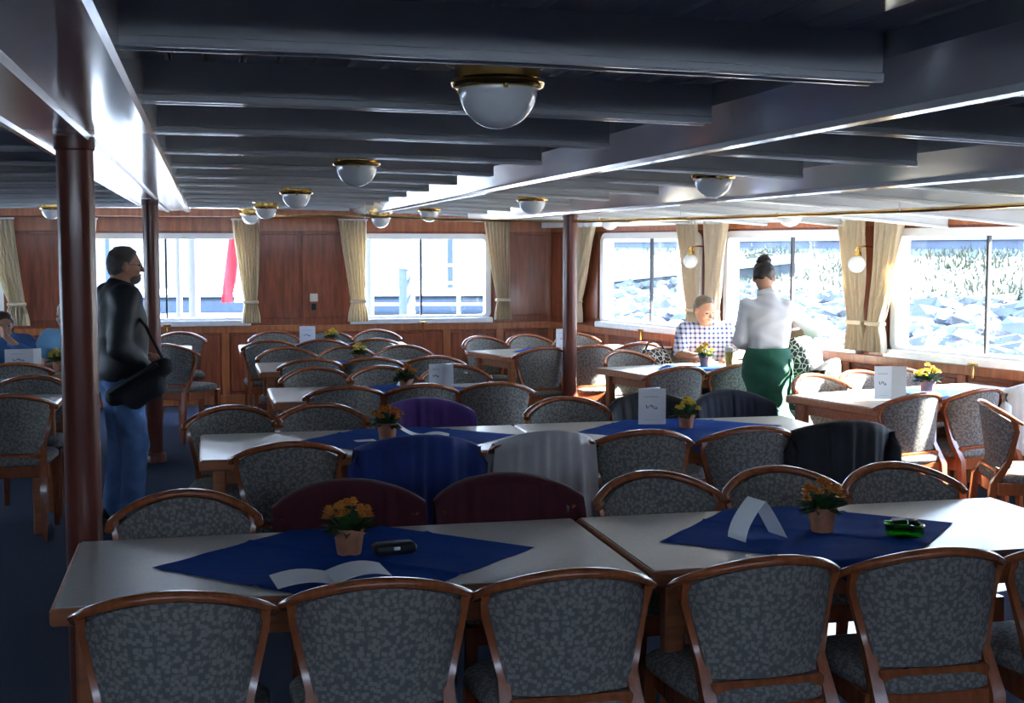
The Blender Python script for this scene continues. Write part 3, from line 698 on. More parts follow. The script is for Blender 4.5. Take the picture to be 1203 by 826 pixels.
def flower_pot(x, y, petal, label, s=1.0, seed=0, saucer=True):
    rnd = random.Random(seed); r = thing('flower_pot', label, 'flowers', (x, y, .757), rnd.random()*6, 'small flower pots on the tables')
    m = MB(); m.lathe([(0, 0), (.033*s, 0), (.041*s, .056*s), (.045*s, .056*s), (.046*s, .074*s), (.041*s, .074*s), (.039*s, .064*s), (0, .064*s)], 28); m.build('pot', 'terracotta', r, ang=35)
    m = MB()
    for k in range(46):
        a = rnd.random()*6.28; el = rnd.uniform(-.1, 1.2); L = rnd.uniform(.035, .062)*s; b = Vector((math.cos(a)*.018*s, math.sin(a)*.018*s, .066*s))
        d = Vector((math.cos(a)*math.cos(el), math.sin(a)*math.cos(el), math.sin(el))); sd = d.cross(Vector((0, 0, 1))).normalized()*L*.30
        up = Vector((0, 0, .006*s)); e = b+d*L*1.35
        m.add([b, b+d*L*.6-sd+up, e-Vector((0, 0, .008)), b+d*L*.6+sd+up, b+d*L*.6-up*.5], [(0, 1, 4), (1, 2, 4), (2, 3, 4), (3, 0, 4), (0, 3, 2, 1)])
    lf = m.build('foliage', 'leaf', r, ang=60); lf['kind'] = 'stuff'
    for k in range(22):
        a = rnd.random()*6.28; rr = math.sqrt(rnd.random())*.064*s; z = (.150-rr*rr*9/s+rnd.uniform(-.012, .008))*1
        m = MB(); c = Vector((math.cos(a)*rr, math.sin(a)*rr, .080*s+(.075-rr*.75+rnd.uniform(-.014, .010))*s)); R0 = rnd.uniform(.014, .020)*s
        for lay in range(3):
            for pz in range(7):
                an = pz*.8976+lay*.4; el = .15+lay*.5; d = Vector((math.cos(an)*math.cos(el), math.sin(an)*math.cos(el), math.sin(el))); t = Vector((-math.sin(an), math.cos(an), 0))*R0*.36
                m.add([c, c+d*R0*.7-t, c+d*R0*1.1, c+d*R0*.7+t, c+d*R0*.6-Vector((0, 0, .003))], [(0, 1, 2), (0, 2, 3), (0, 4, 1), (1, 4, 2), (2, 4, 3), (3, 4, 0)])
        fl_ = m.build('blossom', petal, r, smooth=False)
        m = MB(); m.tube([(0, 0, .07*s), (c.x*.6, c.y*.6, .07*s+(c.z-.07*s)*.6), tuple(c)], .0016, 5); m.build('stem', 'leaf', fl_)
    return r
flower_pot(.41, 4.00, 'petal_orange', 'orange flowers in a clay pot on the nearest left table', 1.1, 1)
flower_pot(1.97, 3.97, 'petal_orange', 'orange-brown flowers in a pot between the arched white card and the ashtray', 1.1, 2)
flower_pot(.84, 6.33, 'petal_orange', 'orange flowers in a clay pot on the second-row table in front of the purple jacket', 1.15, 3)
flower_pot(2.41, 6.42, 'petal_yellow', 'golden flowers in a dark pot beside the tall menu card', 1.0, 4)
flower_pot(1.26, 8.90-.35, 'petal_orange', 'orange-yellow flowers left of the third-row menu card', 1.05, 5)
flower_pot(1.18, 10.6, 'petal_yellow', 'yellow flowers on the fourth-row table', 1.0, 6)
flower_pot(1.14, 12.55, 'petal_yellow', 'yellow flowers right of the farthest menu card', 1.0, 7)
flower_pot(3.80, 9.72, 'petal_yellow', 'pale yellow flowers on the beer table in front of the plaid-shirted man', 1.1, 8)
flower_pot(4.50, 7.62, 'petal_yellow', 'bright yellow flowers on the sunlit table beside its menu card', 1.15, 9)
flower_pot(-1.10, 10.42, 'petal_yellow', 'yellow flowers by the menu card on the left guests\' table', 1.1, 10)
def menu(x, y, rz, label, w_=.105, h_=.21, angs=(200, -35), ws=(1, 1)):
    """card folded along its upright spine; angs = headings of the two leaves about the spine; printed heading and a small drawing"""
    r = thing('menu_card', label, 'menu', (x, y, .757), rz, 'white menu cards standing on the tables')
    for kk, an in enumerate(angs):
        ux = Vector((math.cos(R(an)), math.sin(R(an)), 0)); nn = Vector((-ux.y, ux.x, 0))*.0009; wl_ = w_*ws[kk]
        q = [Vector((0, 0, 0)), ux*wl_, ux*wl_+Vector((0, 0, h_)), Vector((0, 0, h_))]
        m = MB(); m.add([p-nn for p in q]+[p+nn for p in q], [(0, 1, 2, 3), (7, 6, 5, 4), (0, 4, 5, 1), (1, 5, 6, 2), (2, 6, 7, 3), (3, 7, 4, 0)])
        lf = m.build('leaf', 'paper', r, smooth=False)
        if kk: continue
        o_ = Vector((-ux.y, ux.x, 0)); o_ = o_*(1 if o_.y < 0 else -1)*.0016; flip = ux.x < 0
        def P(u_, v_): u_ = 1-u_ if flip else u_; return ux*(u_*wl_)+Vector((0, 0, v_*h_))+o_
        def bars(name, L):
            m = MB()
            for u0, v0, u1, v1, t in L:
                a_, b_ = P(u0, v0), P(u1, v1); d_ = (b_-a_).normalized(); s2 = d_.cross(o_).normalized()*t; m.add([a_-s2, b_-s2, b_+s2, a_+s2], [(0, 1, 2, 3)])
            o2 = m.build(name, 'ink', lf, smooth=False); o2['kind'] = 'stuff'
        L = []
        for k in range(11): u = .22+.05*k; L += [(u, .755, u, .785, .0007), (u, .755+.03*(k % 2), u+.03, .755+.03*(k % 2), .0006)]
        bars('heading_print', L)
        bars('drawing_print', [(.28, .54, .31, .46, .0022), (.31, .46, .36, .45, .0018), (.36, .46, .43, .53, .0014), (.43, .53, .50, .53, .002), (.46, .50, .54, .48, .0022), (.54, .45, .68, .43, .0022), (.63, .50, .69, .44, .0016), (.50, .53, .60, .48, .0012)])
        bars('footer_print', [(.25+k*.09, .12, .25+k*.09+.05, .12, .0006) for k in range(6)])
    return r
menu(2.21, 6.60, R(-10), 'tall white menu card on the second-row right table', .145, .19, (0, 30))
menu(1.525, 8.66, R(-6), 'open white menu card on the third-row table', .095, .155, (190, -45), (1, .95))
menu(1.01, 12.84, R(-8), 'white menu card on the farthest middle table', .15, .165, (182, 160), (1, .9))
menu(3.13, 11.75, R(-5), 'white menu card on the corner table behind the column', .15, .175, (0, 20), (1, .95))
menu(4.09, 7.34, R(-12), 'large overexposed white menu card on the sunlit table', .11, .205, (185, -20), (1, .8))
menu(-1.30, 10.58, R(5), "white menu card standing on the left guests' table", .17, .16, (185, 35), (1.2, .4))
# arched folded card on the right front table
def bent(name, pts, width, axis, mat_, label, cat, loc, rz, th=.0012, parts=None):
    r = thing(name, label, cat, loc, rz)
    for k, pl in enumerate(pts):
        rows = [[Vector((x, -width/2, z)), Vector((x, width/2, z))] for x, z in pl]; m = MB(); solid(rows, th, m); m.build('leaf', mat_, r, ang=60)
    return r
bent('folded_card', [[(-.07+.012*math.sin(i/8*3.1)-.0, .0+.125*i/8) if False else (-.075+.075*(i/8)**1.8, .125*(i/8)) for i in range(9)], [(0+.085*(i/8)**1.0, .125*(1-(i/8)**1.15)) for i in range(9)]], .10, 0, 'paper',
     'white card bent into an arch, standing on the right front table', 'card', (1.72, 3.93, .757), R(12))
bent('open_leaflet', [[(-.16+.16*i/8, .004+.012*math.sin(i/8*3.14)) for i in range(9)], [(0+.16*i/8, .004+.022*math.sin(i/8*2.6)) for i in range(9)]], .16, 0, 'paper',
     'open white leaflet lying at the near edge of the nearest table', 'leaflet', (.325, 3.70, .757), R(6))
bent('curled_leaflet', [[(-.14+.14*i/8, .065*(1-i/8)**2+.003) for i in range(9)], [(0+.13*i/8, .003+.012*math.sin(i/8*3.1)) for i in range(9)]], .10, 0, 'paper',
     'white leaflet curling up beside the second-row flower pot', 'leaflet', (1.03, 6.43, .757), R(-12))
bent('paper_slip', [[(-.05+.1*i/4, .003) for i in range(5)]], .06, 0, 'paper', 'small white slip on the blue cloth left of the second-row flower pot', 'paper', (.73, 6.32, .757), R(10))
bent('paper_sheet', [[(-.12+.24*i/6, .004+.01*math.sin(i)) for i in range(7)]], .20, 0, 'paper', 'white sheet of paper lying in front of the plaid-shirted man', 'paper', (4.20, 9.93, .753), R(20))
bent('green_card', [[(-.05+.1*i/4, .003) for i in range(5)]], .10, 0, 'apron_green', 'small green card on the beer table left of the pale yellow flowers', 'card', (3.62, 9.55, .757), R(15))
bent('white_napkin', [[(-.03+.06*i/4, .03*math.sin(i/4*3.14)+.002) for i in range(5)]], .05, 0, 'paper', 'tiny white crumpled napkin behind the third-row flower pot', 'napkin', (1.27, 8.80, .757), R(15))
# glass ashtray
at = thing('ashtray', 'round green glass ashtray on the blue cloth of the right front table', 'ashtray', (2.21, 3.86, .757))
m = MB(); m.lathe([(0, 0), (.058, 0), (.062, .006), (.064, .034), (.060, .038), (.050, .036), (.046, .012), (0, .010)], 32); m.build('bowl', 'green_glass', at, ang=40)
for k in range(3):
    a = k*2.094+.4; m = MB(); m.cbox((.055*math.cos(a), .055*math.sin(a), .039), (.022, .012, .006), .002, a); m.build('rest', 'green_glass', at, ang=40)
m = MB(); m.tube([(-.03, .03, .045), (.03, .045, .043)], .004, 10); m.build('cigarette', 'paper', at)
# black wallet / case
ca = thing('spectacle_case', 'small black case lying right of the flower pot on the nearest table', 'case', (.545, 3.97, .757), R(8))
m = MB(); m.cbox((0, 0, .018), (.13, .065, .034), .008); m.build('shell', 'leather_black', ca, ang=50)
m = MB(); m.cbox((0, -.033, .022), (.02, .006, .01), .001); m.build('clasp', 'aluminium', ca, ang=50)
# beer glass
bg_ = thing('beer_glass', 'tall glass of pale beer beside the waitress on the sunlit table', 'glass', (3.92, 9.52, .753))
m = MB(); m.lathe([(0, 0), (.030, 0), (.032, .008), (.028, .012), (.036, .17), (.0345, .17), (.027, .014), (0, .012)], 28); m.build('glass', 'clear_glass', bg_, ang=40)
m = MB(); m.lathe([(0, .0145), (.0262, .0145), (.0325, .13), (0, .13)], 28); m.build('beer', 'beer', bg_, ang=40)
m = MB(); m.lathe([(0, .1305), (.0326, .1305), (.0338, .165), (0, .172)], 28); m.build('foam', 'foam', bg_, ang=40)
# spotted bag on the chair left of the man
sb = thing('shoulder_bag', 'cream bag with black spots hung on a chair left of the plaid-shirted man', 'bag', (3.62, 10.32, .60), R(15))
m = MB(); rows = []
for i in range(11):
    t = i/10; rows.append([(math.copysign(abs(math.cos(a))**.6, math.cos(a))*.17*(1-.35*t**2), math.copysign(abs(math.sin(a))**.6, math.sin(a))*.06*(1-.6*t)+.06*t*t, .24*t) for a in [2*math.pi*k/24 for k in range(24)]])
m.grid(rows, closed_u=True); m.add(rows[0], [tuple(range(23, -1, -1))]); m.add(rows[-1], [tuple(range(24))]); m.build('body', 'leaf_print', sb, ang=60)
m = MB(); m.tube([(-.10, .05, .22), (-.06, .05, .30), (.06, .05, .30), (.10, .05, .22)], .008); m.build('strap', 'cloth_black', sb)

# ------------------------------------------------------------------ figures: blended tapered limbs meshed into one continuous surface
def smin(a, b, k):
    h = np.clip(.5+.5*(b-a)/k, 0, 1); return b*(1-h)+a*h-k*h*(1-h)
def surface(prims, h, cuts=(), noise=None):
    """prims: ('c',a,b,ra,rb,k) tapered capsule | ('e',centre,radii,rotation,k) ellipsoid ; cuts: planes (point, normal) removing the side the normal points to"""
    lo = np.full(3, 1e9); hi = -lo
    bbs = []
    for p in prims:
        if p[0] == 'c': A, B = np.array(p[1]), np.array(p[2]); r = max(p[3], p[4]); l, u = np.minimum(A, B)-r, np.maximum(A, B)+r
        else: A = np.array(p[1]); r = max(p[2]); l, u = A-r, A+r
        bbs.append((l, u)); lo = np.minimum(lo, l); hi = np.maximum(hi, u)
    lo -= 3*h; hi += 3*h; n = np.ceil((hi-lo)/h).astype(int)+1
    F = np.full(n, .06, np.float32); ax = [lo[i]+h*np.arange(n[i]) for i in range(3)]
    for p, (l, u) in zip(prims, bbs):
        k = p[-1]; pad = k+.03
        i0 = np.maximum(0, np.floor((l-pad-lo)/h).astype(int)); i1 = np.minimum(n, np.ceil((u+pad-lo)/h).astype(int)+1)
        X, Y, Z = np.meshgrid(*[ax[i][i0[i]:i1[i]] for i in range(3)], indexing='ij')
        if p[0] == 'c':
            A, B = np.array(p[1], float), np.array(p[2], float); d = B-A; L2_ = max(1e-9, d@d)
            t = np.clip(((X-A[0])*d[0]+(Y-A[1])*d[1]+(Z-A[2])*d[2])/L2_, 0, 1)
            D = np.sqrt((X-A[0]-t*d[0])**2+(Y-A[1]-t*d[1])**2+(Z-A[2]-t*d[2])**2)-(p[3]+(p[4]-p[3])*t)
        else:
            c, rr, rot = np.array(p[1]), np.array(p[2]), p[3]; Q = [X-c[0], Y-c[1], Z-c[2]]
            if rot is not None: Rm = np.array(rot); Q = [Rm[0, i]*Q[0]+Rm[1, i]*Q[1]+Rm[2, i]*Q[2] for i in range(3)]
            k0 = np.sqrt(sum((Q[i]/rr[i])**2 for i in range(3))); k1 = np.sqrt(sum((Q[i]/rr[i]**2)**2 for i in range(3)))+1e-9; D = k0*(k0-1)/k1
        sl_ = tuple(slice(i0[i], i1[i]) for i in range(3)); F[sl_] = smin(F[sl_], D.astype(np.float32), k)
    if cuts or noise:
        X, Y, Z = np.meshgrid(*ax, indexing='ij')
        if noise: a_, f_ = noise; F += (a_*np.sin(X*f_+2*np.sin(Z*f_*.6+Y*9))*np.sin(Z*f_*.8+1.7*np.sin(Y*f_*.5))).astype(np.float32)
        for (pt_, nn_) in cuts:
            nn_ = np.array(nn_, float); nn_ /= np.linalg.norm(nn_); F = np.maximum(F, ((X-pt_[0])*nn_[0]+(Y-pt_[1])*nn_[1]+(Z-pt_[2])*nn_[2]).astype(np.float32))
    # surface nets
    S = F < 0; c = np.zeros(np.array(F.shape)-1, int)
    for dx in (0, 1):
        for dy in (0, 1):
            for dz in (0, 1): c += S[dx:F.shape[0]-1+dx, dy:F.shape[1]-1+dy, dz:F.shape[2]-1+dz]
    act = (c > 0) & (c < 8); idx = -np.ones(act.shape, int); I = np.argwhere(act); idx[act] = np.arange(len(I))
    acc = np.zeros((len(I), 3)); cnt = np.zeros(len(I))
    corners = [(0, 0, 0), (1, 0, 0), (0, 1, 0), (1, 1, 0), (0, 0, 1), (1, 0, 1), (0, 1, 1), (1, 1, 1)]
    val = [F[I[:, 0]+a, I[:, 1]+b, I[:, 2]+d] for a, b, d in corners]
    for i in range(8):
        for j in range(i+1, 8):
            if sum(abs(corners[i][q]-corners[j][q]) for q in range(3)) == 1:
                a, b = val[i], val[j]; m_ = (a < 0) != (b < 0); t = np.where(m_, a/(a-b+1e-12), 0)
                P = np.array(corners[i])[None]+t[:, None]*(np.array(corners[j])-np.array(corners[i]))[None]; acc[m_] += P[m_]; cnt[m_] += 1
    V = (I+acc/cnt[:, None])*h+lo; faces = []
    for axn in range(3):
        o1, o2 = [q for q in range(3) if q != axn]
        sA = [slice(None)]*3; sB = [slice(None)]*3; sA[axn] = slice(0, -1); sB[axn] = slice(1, None)
        E = np.argwhere(S[tuple(sA)] != S[tuple(sB)]); ins = S[tuple(E.T)]
        ok = (E[:, o1] > 0) & (E[:, o2] > 0) & (E[:, o1] < F.shape[o1]-1) & (E[:, o2] < F.shape[o2]-1); E, ins = E[ok], ins[ok]
        def cell(a, b): q = E.copy(); q[:, o1] -= a; q[:, o2] -= b; return idx[tuple(q.T)]
        Qd = np.stack([cell(0, 0), cell(1, 0), cell(1, 1), cell(0, 1)], 1); flip = ins if axn != 1 else ~ins
        Qd[~flip] = Qd[~flip][:, ::-1]; faces.append(Qd)
    return V, np.concatenate(faces)
def sdf_obj(name, prims, h, material, parent, cuts=(), noise=None):
    V, Fc = surface(prims, h, cuts, noise); me = bpy.data.meshes.new(name); me.from_pydata(V.tolist(), [], Fc.tolist())
    me.materials.append(MATS[material]); me.shade_smooth(); me.update(); return link(name, me, parent)
def V3(*a): return np.array(a, float)
def nrm_(v): return v/(np.linalg.norm(v)+1e-9)
def frame(fwd, up):
    z = nrm_(up-fwd*(up@fwd)/(fwd@fwd)); y = nrm_(fwd); x = np.cross(y, z); return np.stack([x, y, z], 1)
def hand_prims(wr, d, palm, curl=.5, s=1.0, side=1, thumb=.6):
    """wr wrist, d direction of the hand, palm = palm normal, side +1/-1 = which way the thumb leaves"""
    d = nrm_(d); palm = nrm_(palm-d*(palm@d)); sd = np.cross(d, palm)*side; P = []
    for o in (-.028, -.010, .010, .026): P.append(('c', wr+d*.012*s+sd*o*.6*s, wr+d*.085*s+sd*o*s, .015*s, .0125*s, .012))
    for o, L in ((.030, .072), (.011, .080), (-.009, .074), (-.028, .060)):
        a = wr+d*.088*s+sd*o*s; u1 = nrm_(d*math.cos(curl*.8)+palm*math.sin(curl*.8)+sd*o*1.5); b = a+u1*L*.52*s; u2 = nrm_(d*math.cos(curl*1.9)+palm*math.sin(curl*1.9)+sd*o*1.2); c = b+u2*L*.5*s
        P += [('c', a, b, .0100*s, .0090*s, .003), ('c', b, c, .0090*s, .0075*s, .004)]
    a = wr+d*.025*s+sd*.025*s+palm*.004; b = a+nrm_(d*.7+sd*.8+palm*thumb*.5)*.042*s; c = b+nrm_(d+sd*.25+palm*thumb*.6)*.032*s
    P += [('c', a, b, .0145*s, .011*s, .008), ('c', b, c, .011*s, .0085*s, .004)]
    return P
def head_prims(c, fwd, up, s=1.0, beard=False):
    Fm = frame(fwd, up); q = lambda x, y, z: c+Fm@(V3(x, y, z)*s)
    P = [('e', q(0, -.008, .022), V3(.075, .094, .094)*s, Fm, .02), ('e', q(0, .022, -.035), V3(.058, .066, .075)*s, Fm, .03), ('e', q(0, .058, -.083), V3(.030, .026, .022)*s, Fm, .02),
         ('c', q(0, .086, .018), q(0, .108, -.020), .009*s, .0135*s, .012), ('e', q(0, .074, .034), V3(.05, .018, .010)*s, Fm, .012),
         ('e', q(0, .083, -.050), V3(.026, .014, .008)*s, Fm, .008), ('e', q(.036, .066, -.022), V3(.022, .018, .018)*s, Fm, .015), ('e', q(-.036, .066, -.022), V3(.022, .018, .018)*s, Fm, .015)]
    for x in (-1, 1): P += [('e', q(x*.077, -.008, -.004), V3(.010, .020, .032)*s, Fm, .006)]
    return P, Fm, q
def limb(P, pts, rs, k=.02):
    for a, b, r0, r1 in zip(pts, pts[1:], rs, rs[1:]): P.append(('c', a, b, r0, r1, k))
def person(label, loc, rz, J, look, group=None, cm=None):
    """J: joints in the figure's own frame (y forward). Returns (root, body primitive list helper)."""
    return thing('person', label, 'person', loc, rz, group)
def torso(J, g=0, s=1.0, bust=0):
    """pelvis, waist, chest, neck with left/right spread vectors"""
    pe, wa, cs, nk = J['pelvis'], J['waist'], J['chest'], J['neck']; xr = nrm_(J['rsh']-J['lsh']); xh = nrm_(J['rhip']-J['lhip'])
    up_ = nrm_(nk-cs); fw = np.cross(up_, xr)
    P = [('c', pe-xh*.075*s, pe+xh*.075*s, .115*s+g, .115*s+g, .05), ('c', wa-xh*.055*s, wa+xh*.055*s, .105*s+g, .105*s+g, .06), ('c', (wa+cs)/2-xr*.07*s, (wa+cs)/2+xr*.07*s, .108*s+g, .108*s+g, .06),
         ('c', cs-xr*.085*s, cs+xr*.085*s, .110*s+g, .110*s+g, .06), ('c', J['lsh']*.93+cs*.07, J['rsh']*.93+cs*.07, .062*s+g, .062*s+g, .06), ('c', cs, nk, .10*s+g, .06*s+g, .05)]
    if bust: P += [('e', cs+fw*.075+xr*x*.065-up_*.03, V3(.06, .055, .06)*s+g, None, .03) for x in (-1, 1)]
    return P
def eyes_mouth(root, q, Fm, s=1.0, lids=False):
    for x in (-1, 1):
        c = q(x*.031, .077, .008); m = MB(); rows = [[tuple(Vector(c)+Vector((.011*s*math.sin(a)*math.cos(b), .011*s*math.sin(a)*math.sin(b), .008*s*math.cos(a)))) for b in [2*math.pi*k/12 for k in range(12)]] for a in [.05+3.04*i/8 for i in range(9)]]
        m.grid(rows, closed_u=True); m.build('eye', 'eye', root)
    c0, c1, c2 = q(-.022, .088, -.050), q(0, .098, -.050), q(.022, .088, -.050); m = MB(); m.tube([tuple(c0), tuple(c1), tuple(c2)], [.002*s, .0045*s, .002*s], 8); m.build('lips', 'lips', root)
def hair_cap(name, c, Fm, q, s, material, root, prims=None, front=.35, low=-.02, g=.010):
    P = prims or [('e', q(0, -.010, .026), (V3(.075, .094, .094)+g)*s, Fm, .01), ('e', q(0, -.045, -.015), (V3(.062, .050, .06)+g*.6)*s, Fm, .02)]
    nf = Fm@nrm_(V3(0, 1, -.75)); return sdf_obj(name, P, .006, material, root, cuts=[(q(0, front*.1, .055), nf)], noise=(.003, 90))

HB = .0085
# --- standing man, dark jacket, jeans, shoulder bag (faces right)
r = person('', 0, 0, None, None) if False else thing('person', 'standing man in profile with a dark jacket, blue jeans and a hip bag', 'person', (-.53, 8.35, 0), R(-72))
J = dict(pelvis=V3(0, 0, .93), waist=V3(0, .01, 1.06), chest=V3(0, -.005, 1.25), neck=V3(0, .01, 1.44), lsh=V3(-.19, 0, 1.385), rsh=V3(.19, 0, 1.385), lhip=V3(-.09, 0, .9), rhip=V3(.09, 0, .9))
HC = V3(0, .045, 1.575); lk = V3(.12, 1, -.05)
B = torso(J); hp, Fm, q = head_prims(HC, lk, V3(0, .06, 1)); B += hp; limb(B, [J['neck']-V3(0, 0, .04), HC+V3(0, -.03, -.05)], [.062, .056])
la = [J['lsh'], V3(-.27, -.03, 1.12), V3(-.20, .20, 1.02)]; ra = [J['rsh'], V3(.25, -.06, 1.10), V3(.17, .13, .93)]
limb(B, la, [.05, .041, .027]); limb(B, ra, [.05, .041, .027])
B += hand_prims(la[2], V3(.25, .9, -.25), V3(.3, -.2, -1), .75, 1, -1); B += hand_prims(ra[2], V3(-.3, .9, -.35), V3(-.3, -.2, -1), .9, 1, 1)
ll = [J['lhip'], V3(-.10, .03, .50), V3(-.11, -.03, .09)]; rl = [J['rhip'], V3(.09, .06, .50), V3(.10, .03, .09)]
for l_ in (ll, rl): limb(B, l_, [.085, .056, .040]); limb(B, [l_[2]-V3(0, .03, .04), l_[2]+V3(0, .15, -.055)], [.038, .030])
sdf_obj('body', B, HB, 'skin_tan', r)
T = [('c', J['pelvis']-V3(.08, 0, 0), J['pelvis']+V3(.08, 0, 0), .13, .13, .04)]
for l_ in (ll, rl): limb(T, [l_[0], l_[1], l_[2]-V3(0, 0, .03)], [.105, .080, .068], .03)
sdf_obj('jeans', T, .010, 'denim', r, cuts=[(V3(0, 0, 1.0), V3(0, 0, 1)), (V3(0, 0, .035), V3(0, 0, -1))], noise=(.004, 38))
T = torso(J, .035); T[0] = ('c', J['pelvis']-V3(.08, 0, -.03), J['pelvis']+V3(.08, 0, .03), .145, .145, .05); T[-1] = ('c', J['chest'], J['neck'], .13, .085, .05)
limb(T, la[:2]+[la[2]-.12*(la[2]-la[1])], [.082, .070, .052], .03); limb(T, ra[:2]+[ra[2]-.12*(ra[2]-ra[1])], [.082, .070, .052], .03)
sdf_obj('jacket', T, .010, 'leather_black', r, cuts=[(V3(0, 0, .88), V3(0, 0, -1)), (V3(0, .03, 1.485), V3(0, .35, 1))], noise=(.005, 24))
for l_, n_ in ((ll, 0), (rl, 1)): sdf_obj('shoe', [('c', l_[2]-V3(0, .045, .045), l_[2]+V3(0, .15, -.05), .045, .036, .02), ('c', l_[2]-V3(0, .03, .03), l_[2]+V3(0, -.02, .02), .044, .048, .02)], .008, 'shoe', r, cuts=[(V3(0, 0, .004), V3(0, 0, -1))])
hair_cap('hair', HC, Fm, q, 1, 'hair_grey', r, front=.45, g=.005)
sdf_obj('beard', [('e', q(0, .045, -.07), V3(.052, .055, .042), Fm, .01)], .006, 'hair_grey', r, cuts=[(q(0, .0, -.062), Fm@V3(0, -.1, 1))])
eyes_mouth(r, q, Fm)
m = MB()
for x in (-1, 1):
    m.tube([tuple(q(x*.033+.022*math.cos(a), .094, .008+.017*math.sin(a))) for a in [k*math.pi/7 for k in range(15)]], .0018, 6); m.tube([tuple(q(x*.055, .09, .012)), tuple(q(x*.078, .01, .01))], .0018, 6)
m.tube([tuple(q(-.011, .098, .012)), tuple(q(.011, .098, .012))], .0018, 6); m.build('spectacles', 'shoe', r)
bag = thing('shoulder_bag', 'long dark bag slung diagonally at the hip of the standing man', 'bag', (-.42, 8.16, 0), R(-13))
sdf_obj('body', [('c', V3(-.13, 0, .80), V3(.17, -.01, .98), .062, .055, .03), ('c', V3(-.02, 0, .78), V3(.12, -.01, .86), .06, .06, .04)], .010, 'cloth_black', bag, noise=(.004, 30))
m = MB(); m.tube([(-.15, -.055, .82), (-.02, -.075, .90), (.14, -.065, 1.0)], [.016, .018, .014], 8); m.build('flap', 'leather_black', bag)
m = MB(); m.tube([(.17, 0, 1.0), (.06, .0, 1.22), (-.10, .04, 1.40), (-.16, .1, 1.44)], .010, 6); m.build('strap', 'cloth_black', bag)

# --- waitress, white blouse, long green apron, leaning to the right (seen from behind)
r = thing('person', 'waitress seen from behind in a white blouse and long dark green apron', 'person', (3.74, 8.40, 0), R(-16))
J = dict(pelvis=V3(0, 0, .90), waist=V3(.005, .03, 1.03), chest=V3(.01, .09, 1.19), neck=V3(.015, .15, 1.365), lsh=V3(-.132, .12, 1.275), rsh=V3(.140, .13, 1.27), lhip=V3(-.075, 0, .88), rhip=V3(.075, 0, .88))
HC = V3(-.005, .19, 1.475); B = torso(J, -.008, .76, 1); hp, Fm, q = head_prims(HC, V3(.25, 1, -.35), V3(.0, .25, 1), .92); B += hp; limb(B, [J['neck']-V3(0, 0, .04), HC+V3(0, -.03, -.05)], [.050, .045])
la = [J['lsh'], V3(-.185, .04, 1.05), V3(-.10, .22, .97)]; ra = [J['rsh'], V3(.36, .24, 1.11), V3(.20, .40, 1.06)]
limb(B, la, [.040, .034, .024]); limb(B, ra, [.040, .034, .024])
B += hand_prims(la[2], V3(.4, .8, -.2), V3(.2, -.3, -1), .7, .92, -1); B += hand_prims(ra[2], V3(-.85, .25, -.15), V3(-.1, -.2, -1), .5, .95, 1)
ll = [J['lhip'], V3(-.075, .03, .48), V3(-.07, -.02, .08)]; rl = [J['rhip'], V3(.075, .03, .48), V3(.08, .01, .08)]
for l_ in (ll, rl): limb(B, l_, [.070, .050, .036]); limb(B, [l_[2]-V3(0, .03, .04), l_[2]+V3(0, .13, -.05)], [.034, .026])
sdf_obj('body', B, HB, 'skin', r)
T = torso(J, .012, .76, 1); limb(T, la[:2]+[la[1]*.75+la[2]*.25], [.056, .050, .048], .02); limb(T, ra[:2]+[ra[1]*.85+ra[2]*.15], [.056, .052, .050], .02)
sdf_obj('blouse', T, .008, 'blouse', r, cuts=[(V3(0, 0, .925), V3(.12, .0, -1)), (J['neck']+V3(0, 0, .035), V3(0, .3, 1))], noise=(.004, 40))
sdf_obj('collar', [('c', J['neck']+V3(-.02, 0, .0), J['neck']+V3(.02, 0, .02), .058, .055, .02)], .007, 'blouse', r, cuts=[(J['neck']+V3(0, 0, .018), V3(0, .3, 1)), (J['neck']+V3(0, 0, -.03), V3(0, 0, -1))])
T = [('c', V3(-.05, 0, .98), V3(.05, 0, .98), .085, .085, .04), ('c', V3(-.065, -.005, .86), V3(.065, -.005, .86), .100, .100, .06), ('c', V3(-.085, .01, .45), V3(.095, .01, .45), .095, .095, .10), ('c', V3(-.10, .01, .22), V3(.11, .01, .22), .10, .10, .1), ('c', V3(0, 0, .9), V3(0, .01, .22), .13, .14, .1)]
sdf_obj('apron', T, .009, 'apron_green', r, cuts=[(V3(0, 0, 1.0), V3(0, 0, 1)), (V3(0, 0, .20), V3(0, 0, -1))], noise=(.006, 26))
m = MB(); m.tube([(.145, -.07, .93), (.16, -.08, .80), (.155, -.09, .66)], [.009, .008, .012], 6); m.tube([(.14, -.08, .93), (.145, -.105, .82), (.135, -.11, .70)], [.009, .008, .012], 6); m.build('apron_ribbon', 'apron_green', r)
for l_ in (ll, rl): sdf_obj('shoe', [('c', l_[2]-V3(0, .04, .045), l_[2]+V3(0, .13, -.05), .040, .030, .02)], .008, 'shoe', r, cuts=[(V3(0, 0, .004), V3(0, 0, -1))])
hair_cap('hair', HC, Fm, q, .92, 'hair_dark', r, prims=[('e', q(0, -.014, .036), V3(.078, .092, .088), Fm, .01)], front=.5)
hb = sdf_obj('hair_bun', [('e', q(0, -.045, .118), V3(.052, .048, .036), Fm, .02), ('e', q(0.005, -.04, .142), V3(.026, .026, .030), Fm, .03)], .006, 'hair_dark', r, noise=(.004, 110))
eyes_mouth(r, q, Fm, .95)

